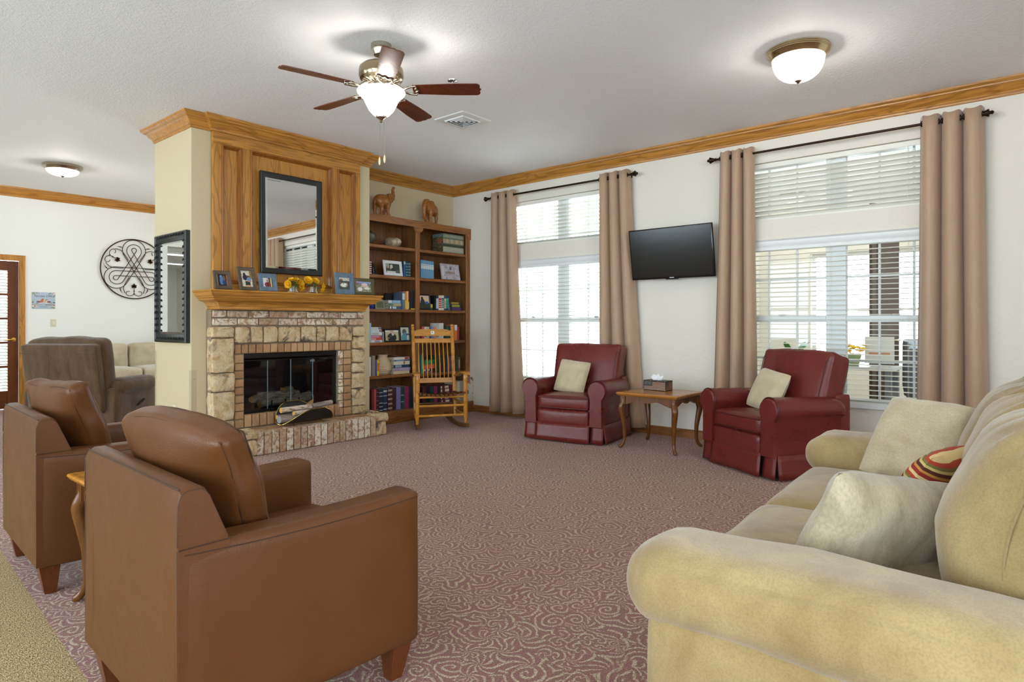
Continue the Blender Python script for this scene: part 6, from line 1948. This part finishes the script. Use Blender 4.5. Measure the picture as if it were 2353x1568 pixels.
for i, (x, y, L) in enumerate(((.012, -.012, .235), (-.006, .006, .25))):
    bm = new_bm(); cyl(bm, (x, y, -.515), (x*1.3, y*1.3, -.515-L), .0014, n=5); ch = obj('pull_chain', bm, nickel, fan)
    bm = new_bm(); lathe(bm, [(.002, 0), (.006, -.012), (.0085, -.03), (.007, -.045), (.003, -.055), (.001, -.056)], (x*1.3, y*1.3, -.513-L), (0,0,1), 10); obj('chain_pull', bm, plain((226, 206, 160), .5), ch, 60)
def bulb(name, loc, w, parent, r=.04):
    l = bpy.data.lights.new(name, 'POINT'); l.energy = w; l.color = LAMP_COL; l.shadow_soft_size = r
    o = bpy.data.objects.new(name, l); C.objects.link(o); o.parent = parent; o.location = loc
bulb('bulb', (.05, .05, -.39), LAMP*.28, fan); bulb('bulb', (-.05, -.05, -.39), LAMP*.28, fan)
for s in (-1, 1):
    bm = new_bm(); lathe(bm, [(.014, 0), (.014, -.03), (.03, -.06), (.033, -.085), (.022, -.11), (.002, -.118)], (s*.05, s*.05, -.325), (0,0,1), 14); obj('bulb_globe', bm, bowl_glass('lit_bulb', 3.0, through=.5), fan, 60)

pale_brass = metal('pale_brass', (206, 190, 150), .22)
def flush_lamp(label, x, y, r=.205, h=.215, watts=LAMP, ribs=True, name='ceiling_lamp'):
    f = thing(name, label, 'ceiling light', (x, y, CZ), group='flush bowl ceiling lights')
    bm = new_bm(); lathe(bm, [(r*.9, 0), (r, -.002), (r, -.01), (r*.985, -.013), (r*.99, -.02), (r*.97, -.023), (r*.975, -.03), (r*.95, -.034), (r*.88, -.05), (r*.84, -.062), (r*.82, -.06), (r*.8, -.002)], n=48); obj('rim', bm, pale_brass if ribs else nickel, f, 35)
    bm = new_bm(); n = 96; rs = []
    for k in range(12):
        t_ = k/11; a = t_*PI/2
        rr = r*.83*math.cos(a)**.75 if t_ < 1 else .002
        z = -.055 - (h-.055)*math.sin(a)
        ring_ = []
        for i in range(n):
            q = rr*(1 + (.012*math.sin(i/n*2*PI*48)*(1 if ribs and 0 < k < 10 else 0)))
            ring_.append(bm.verts.new((q*math.cos(2*PI*i/n), q*math.sin(2*PI*i/n), z)))
        rs.append(ring_)
    skin_rings(bm, rs, caps=False); obj('glass_bowl', bm, lamp_glass, f, 40)
    bm = new_bm(); lathe(bm, [(.022, -h+.006), (.022, -h), (.012, -h-.008), (.006, -h-.018), (.001, -h-.019)], n=16); obj('finial', bm, nickel, f, 40)
    bulb('bulb', (0, 0, -.10), watts*1.6, f, .06)
    return f
flush_lamp('brass rimmed ribbed glass ceiling light over the right side of the room', 4.633, 1.343)
flush_lamp('flat frosted ceiling light near the far white wall', 2.31, 9.03, .205, .13, LAMP*.8, False)
flush_lamp('frosted ceiling light over the rear sofa, mostly hidden by the chimney breast', 4.3, 9.03, .205, .13, LAMP*.8, False)
flush_lamp('unseen ceiling light added by the near wall, behind the camera', 1.2, -1.9)  # this lamp and those below are unseen, added to even the light
flush_lamp('unseen ceiling light added over the walkway left of the camera', -1.6, 2.6)
flush_lamp('unseen ceiling light added behind the sofa', 4.6, -2.2, watts=LAMP*.5)
flush_lamp('unseen ceiling light added over the walkway towards the far wall', -1.4, 6.6)

vt = thing('ceiling_vent', 'square white air vent with stepped louvres beside the fan', 'vent', (4.205, 4.18, CZ))
bm = new_bm(); sweep(bm, [(0, -.012), (.052, -.008), (.06, 0), (0, 0)], [(-.13,-.13), (.13,-.13), (.13,.13), (-.13,.13)], -1, close=True); obj('frame', bm, vinyl, vt)
bm = new_bm(); box(bm, -.13, .13, -.13, .13, -.001, 0); obj('duct', bm, plain((60, 62, 64), .9), vt)
for i in range(4):
    o = .125 - i*.032
    bm = new_bm(); sweep(bm, [(-.014, -.02), (-.012, -.022), (0, -.008), (-.002, -.006)], [(-o,-o), (o,-o), (o,o), (-o,o)], -1, close=True); obj('louvre', bm, vinyl, vt)
sp = thing('sprinkler', 'chrome fire sprinkler on the ceiling beside the fan', 'sprinkler', (3.47, 3.56, CZ))
bm = new_bm(); lathe(bm, [(.04, 0), (.038, -.006), (.018, -.012), (.012, -.014)], n=20); obj('escutcheon', bm, chrome, sp, 40)
bm = new_bm(); cyl(bm, (.0, .008, -.012), (.0, .004, -.045), .003, n=6); cyl(bm, (0, -.008, -.012), (0, -.004, -.045), .003, n=6); lathe(bm, [(.014, -.045), (.014, -.048), (.004, -.05)], n=12); obj('deflector', bm, chrome, sp, 40)

# ------------------------------------------------------------------ beyond the left window: garden and a neighbouring house
gr = struct(obj('ground_garden', (lambda b: (box(b, 6.46, 40, 3.95, 40, -.5, -.15), b)[1])(new_bm()), fabric('pale_paving', (206, 204, 196), (226, 224, 216), 2, 40, .9, 0)), 'pale sunlit paving')
hs = thing('neighbour_house', 'pale grey house with dark roof across the garden', 'house', (15.5, 11.8, -.15))
part_box('wall', (0, 6, -3.4, 6, 0, 3.0), plain((196, 200, 204), .8), hs, 0)
bm = new_bm(); prism(bm, [(-.6, 2.9), (3, 4.6), (6.6, 2.9)], -3.8, 6.4, lambda p, q, a: (p, a, q)); obj('roof', bm, fabric('roof_shingle', (112, 122, 136), (140, 150, 162), 6, 30, .9, 0), hs)
for y in (-2.6, -1.2, .4):
    w = part_box('window', (-.03, .02, y, y+.9, .9, 2.3), vinyl, hs, 0)
    for i in range(2):
        for j in range(3): part_box('pane', (-.04, -.03, y+.06+i*.4, y+.42+i*.4, .97+j*.44, 1.36+j*.44), plain((120, 136, 150), .2), w, 0)
def shrub(label, x, y, z, h, seed):
    s_ = thing('garden_plant', label, 'plant', (x, y, z)); rr = random.Random(seed)
    for k in range(14):
        a = rr.random()*2*PI; L = h*(.6+.5*rr.random()); w = .03+.015*rr.random(); e = Vector((math.cos(a), math.sin(a), 0)); sd = Vector((-e.y, e.x, 0))
        bm = new_bm(); rows = []
        for i in range(5):
            t_ = i/4; p = e*L*.6*t_**1.4 + Vector((0, 0, L*(t_ - .35*t_*t_))); ww = w*math.sin(PI*min(.97, .12+t_*.85))
            rows.append((bm.verts.new(p-sd*ww), bm.verts.new(p+sd*ww)))
        for (a0, a1), (b0, b1) in zip(rows, rows[1:]): bm.faces.new((a0, a1, b1, b0))
        o = obj('leaf', bm, plain((128, 158, 110), .6), s_); o.modifiers.new('t', 'SOLIDIFY').thickness = .003
shrub('leafy plant outside the left window, nearest the bookcase curtain', 7.4, 6.15, -.15, .75, 1)
shrub('leafy plant outside the left window, behind the recliner back', 7.3, 5.45, -.15, .8, 2)

# ------------------------------------------------------------------ beyond the right window: a bright lounge
lounge_wall = wall_mat('lounge_cream', (236, 234, 226), .05)
boxes('wall_lounge', [(6.45, 11.0, 3.75, 3.9, -.1, 3.2), (10.8, 11.0, -3.5, .9, -.1, 3.2), (10.8, 11.0, 2.95, 3.75, -.1, 3.2), (10.8, 11.0, .9, 2.95, 2.3, 3.2), (10.8, 11.0, .9, 2.95, -.1, .5), (6.45, 8.2, -3.7, -3.5, -.1, 3.2), (9.4, 11.0, -3.7, -3.5, -.1, 3.2), (8.2, 9.4, -3.7, -3.5, 2.3, 3.2)], lounge_wall, 'cream walls of the lounge beyond the window')
boxes('floor_lounge', [(6.46, 11.0, -3.5, 3.75, -.06, 0)], tan_carpet); boxes('ceiling_lounge', [(6.46, 11.0, -3.7, 3.9, 3.1, 3.2)], ceil_mat)
portal((10.78, 1.92, 1.4), (1.8, 2.05), (0, PI/2, 0))
portal((8.8, -3.65, 1.1), (1.2, 2.4), (PI/2, 0, 0))  # unseen opening left in the lounge side wall to let in daylight
w6 = struct(thing('window_6', 'bright window of the lounge beyond', 'window', (10.9, 1.92, .5)))
for b in ((-.03, .03, -1.02, -.96, 0, 1.8), (-.03, .03, .96, 1.02, 0, 1.8), (-.03, .03, -.96, .96, 0, .06), (-.03, .03, -.96, .96, 1.74, 1.8), (-.03, .03, -.04, .04, .06, 1.74), (-.02, .02, -.96, -.04, .88, .93), (-.02, .02, .04, .96, .88, .93)): part_box('frame', b, vinyl, w6)
part_box('glass', (-.003, .003, -.96, .96, .06, 1.74), pane_glass, w6, 0)
LK = {'clock': None}
ck = thing('wall_clock', 'round black rimmed clock on the lounge wall beyond the window', 'clock', (8.0, 3.748, 1.62))
bm = new_bm(); tube(bm, [(.17*math.cos(2*PI*i/32), -.02, .17*math.sin(2*PI*i/32)) for i in range(32)], .022, 8, close=True); obj('rim', bm, black_satin, ck, 60)
bm = new_bm(); lathe(bm, [(.165, 0), (.165, .012), (.001, .013)], (0, 0, 0), (0,-1,0), 32); obj('face', bm, plain((220, 220, 214), .4), ck)
bm = new_bm(); box(bm, -.004, .004, -.02, -.016, 0, .1); obj('hand', bm, black_satin, ck)
al = thing('fire_alarm', 'red fire alarm on the lounge wall above the clock', 'alarm', (7.95, 3.748, 2.05))
part_box('housing', (-.06, .06, -.04, 0, -.08, .08), plain((176, 40, 40), .4), al, .006); part_box('strobe', (-.025, .025, -.055, -.04, -.03, .05), plain((226, 226, 226), .2), al, .004)
pc = thing('wall_picture', 'grey framed picture on the lounge wall beyond the window', 'picture', (9.6, 3.745, 1.45))
part_box('frame', (-.22, .22, -.03, 0, -.42, .42), plain((120, 110, 96), .4), pc, .006); part_box('print', (-.16, .16, -.034, -.03, -.34, .34), plain((206, 202, 190), .5), pc, 0)
dd = thing('open_door', 'dark brown door standing ajar in the lounge beyond the window', 'door', (8.35, 1.62, 0), math.radians(62))
part_box('leaf', (-.02, .02, -.45, .0, .01, 2.6), wood('espresso_door', (62, 40, 28), (84, 56, 40), 'z', .4), dd); 
for z in (.25, 1.3): part_box('raised_panel', (-.026, -.02, -.38, -.08, z, z+.85), plain((70, 46, 34), .4), dd, .004)
bm = new_bm(); tube(bm, [(-.02, -.40, 1.0), (-.07, -.40, 1.0), (-.075, -.30, 1.0)], .011, 8); obj('lever_handle', bm, brass, dd, 60)
tbz = thing('lounge_table', 'white side table with grey legs in the lounge beyond the window', 'table', (7.75, 1.75, 0))
part_box('top', (-.25, .25, -.5, .5, .70, .735), plain((206, 206, 204), .4), tbz, .006)
for sx in (-.2, .2):
    for sy in (-.45, .45): part_box('leg', (sx-.03, sx+.03, sy-.03, sy+.03, 0, .70), plain((110, 114, 120), .5), tbz, .004)
part_box('lower_shelf', (-.22, .22, -.47, .47, .16, .19), plain((160, 162, 164), .5), tbz, .004)
pt = thing('flower_pot', 'yellow flowers in a green pot on the lounge table', 'flowers', (7.72, 1.66, .735))
bm = new_bm(); lathe(bm, [(.05, 0), (.075, .12), (.078, .13), (.068, .13), (.06, .09), (.001, .085)], n=18); obj('pot', bm, plain((140, 160, 110), .5), pt, 60)
rr = random.Random(4)
for k in range(16):
    bm = new_bm(); p = Vector((rr.uniform(-.07, .07), rr.uniform(-.12, .08), rr.uniform(.15, .22))); lathe(bm, [(.004, 0), (.028, .008), (.03, .016), (.012, .022), (.001, .023)], p, (rr.uniform(-.6, .2), rr.uniform(-.4, .4), 1), 8); tube(bm, [p, p*.4+Vector((0, 0, .05))], .003, 5); obj('bloom', bm, plain((240, 196, 20), .6), pt, 60)
es = thing('easel_sign', 'white notice card on a black wire easel on the lounge table', 'sign', (7.78, 1.42, .735), 0)
bm = new_bm(); tube(bm, [(.05, -.10, .01), (0, -.08, .12), (0, 0, .3)], .006, 6); tube(bm, [(.05, .10, .01), (0, .08, .12), (0, 0, .3)], .006, 6); tube(bm, [(-.03, -.1, .02), (-.03, .1, .02)], .006, 6); obj('easel', bm, black_iron, es, 60)
part_box('card', (-.03, -.025, -.14, .14, .03, .32), plain((226, 224, 220), .5), es, 0); part_box('printed_band', (-.0315, -.03, -.10, .10, .12, .15), plain((206, 150, 120), .5), es, 0)
pp = thing('potted_plant', 'leafy plant with white flower by the lounge windowsill', 'plant', (7.35, 2.18, 0))
part_box('stand', (-.12, .12, -.12, .12, 0, .62), plain((206, 206, 202), .5), pp, .01)
bm = new_bm(); lathe(bm, [(.08, .62), (.11, .76), (.115, .78), (.1, .78), (.09, .74), (.001, .73)], n=18); obj('pot', bm, plain((196, 200, 204), .4), pp, 60)
rr = random.Random(9)
for k in range(9):
    a = rr.random()*2*PI; L = .16+.1*rr.random(); e = Vector((math.cos(a), math.sin(a), 0)); sd = Vector((-e.y, e.x, 0)); bm = new_bm(); rows = []
    for i in range(6):
        t_ = i/5; p = Vector((0, 0, .76)) + e*L*t_*.9 + Vector((0, 0, .26*t_*(1-.35*t_)*(1.4 if k % 3 == 0 else .7))); ww = .036*math.sin(PI*max(0, t_-.35)/.68) + .003
        rows.append((bm.verts.new(p-sd*ww), bm.verts.new(p+sd*ww)))
    for (a0, a1), (b0, b1) in zip(rows, rows[1:]): bm.faces.new((a0, a1, b1, b0))
    o = obj('leaf', bm, plain((70, 130, 60), .4), pp); o.modifiers.new('t', 'SOLIDIFY').thickness = .002
cl = thing('lounge_chandelier', 'white pendant light in the lounge seen through the transom', 'pendant light', (8.6, 2.05, 3.1))
bm = new_bm(); cyl(bm, (0,0,0), (0,0,-.22), .012, n=8); obj('stem', bm, nickel, cl)
bm = new_bm(); lathe(bm, [(.02, -.2), (.16, -.24), (.2, -.30), (.16, -.36), (.05, -.40), (.001, -.405)], n=28, caps=False); obj('glass_bowl', bm, lamp_glass, cl, 60)
bulb('bulb', (0, 0, -.3), LAMP*1.2, cl, .06)
for k_, (x_, y_) in enumerate(((9.4, .4), (8.9, -1.6), (9.8, 2.9))):  # lamps added to brighten the lounge
    flush_lamp(['added lounge ceiling light nearest the brown door', 'added lounge ceiling light out of sight to the right', 'added lounge ceiling light by its far window'][k_], x_, y_, .205, .13, LAMP*.7, False).location.z = 3.1
ff = thing('lounge_chair', 'dark upholstered chair in the lounge beyond the window', 'chair', (8.4, 1.0, 0), .4)
bm = new_bm(); puff(bm, (0, 0, .42), (.25, .25, .06), .03, 6); obj('seat', bm, plain((96, 100, 108), .8), ff, 60)
bm = new_bm(); puff(bm, (.24, 0, .72), (.04, .25, .3), .03, 6); obj('backrest', bm, plain((96, 100, 108), .8), ff, 60)
for sx in (-.2, .2):
    for sy in (-.2, .2): part_box('leg', (sx-.02, sx+.02, sy-.02, sy+.02, 0, .38), plain((46, 36, 30), .5), ff)
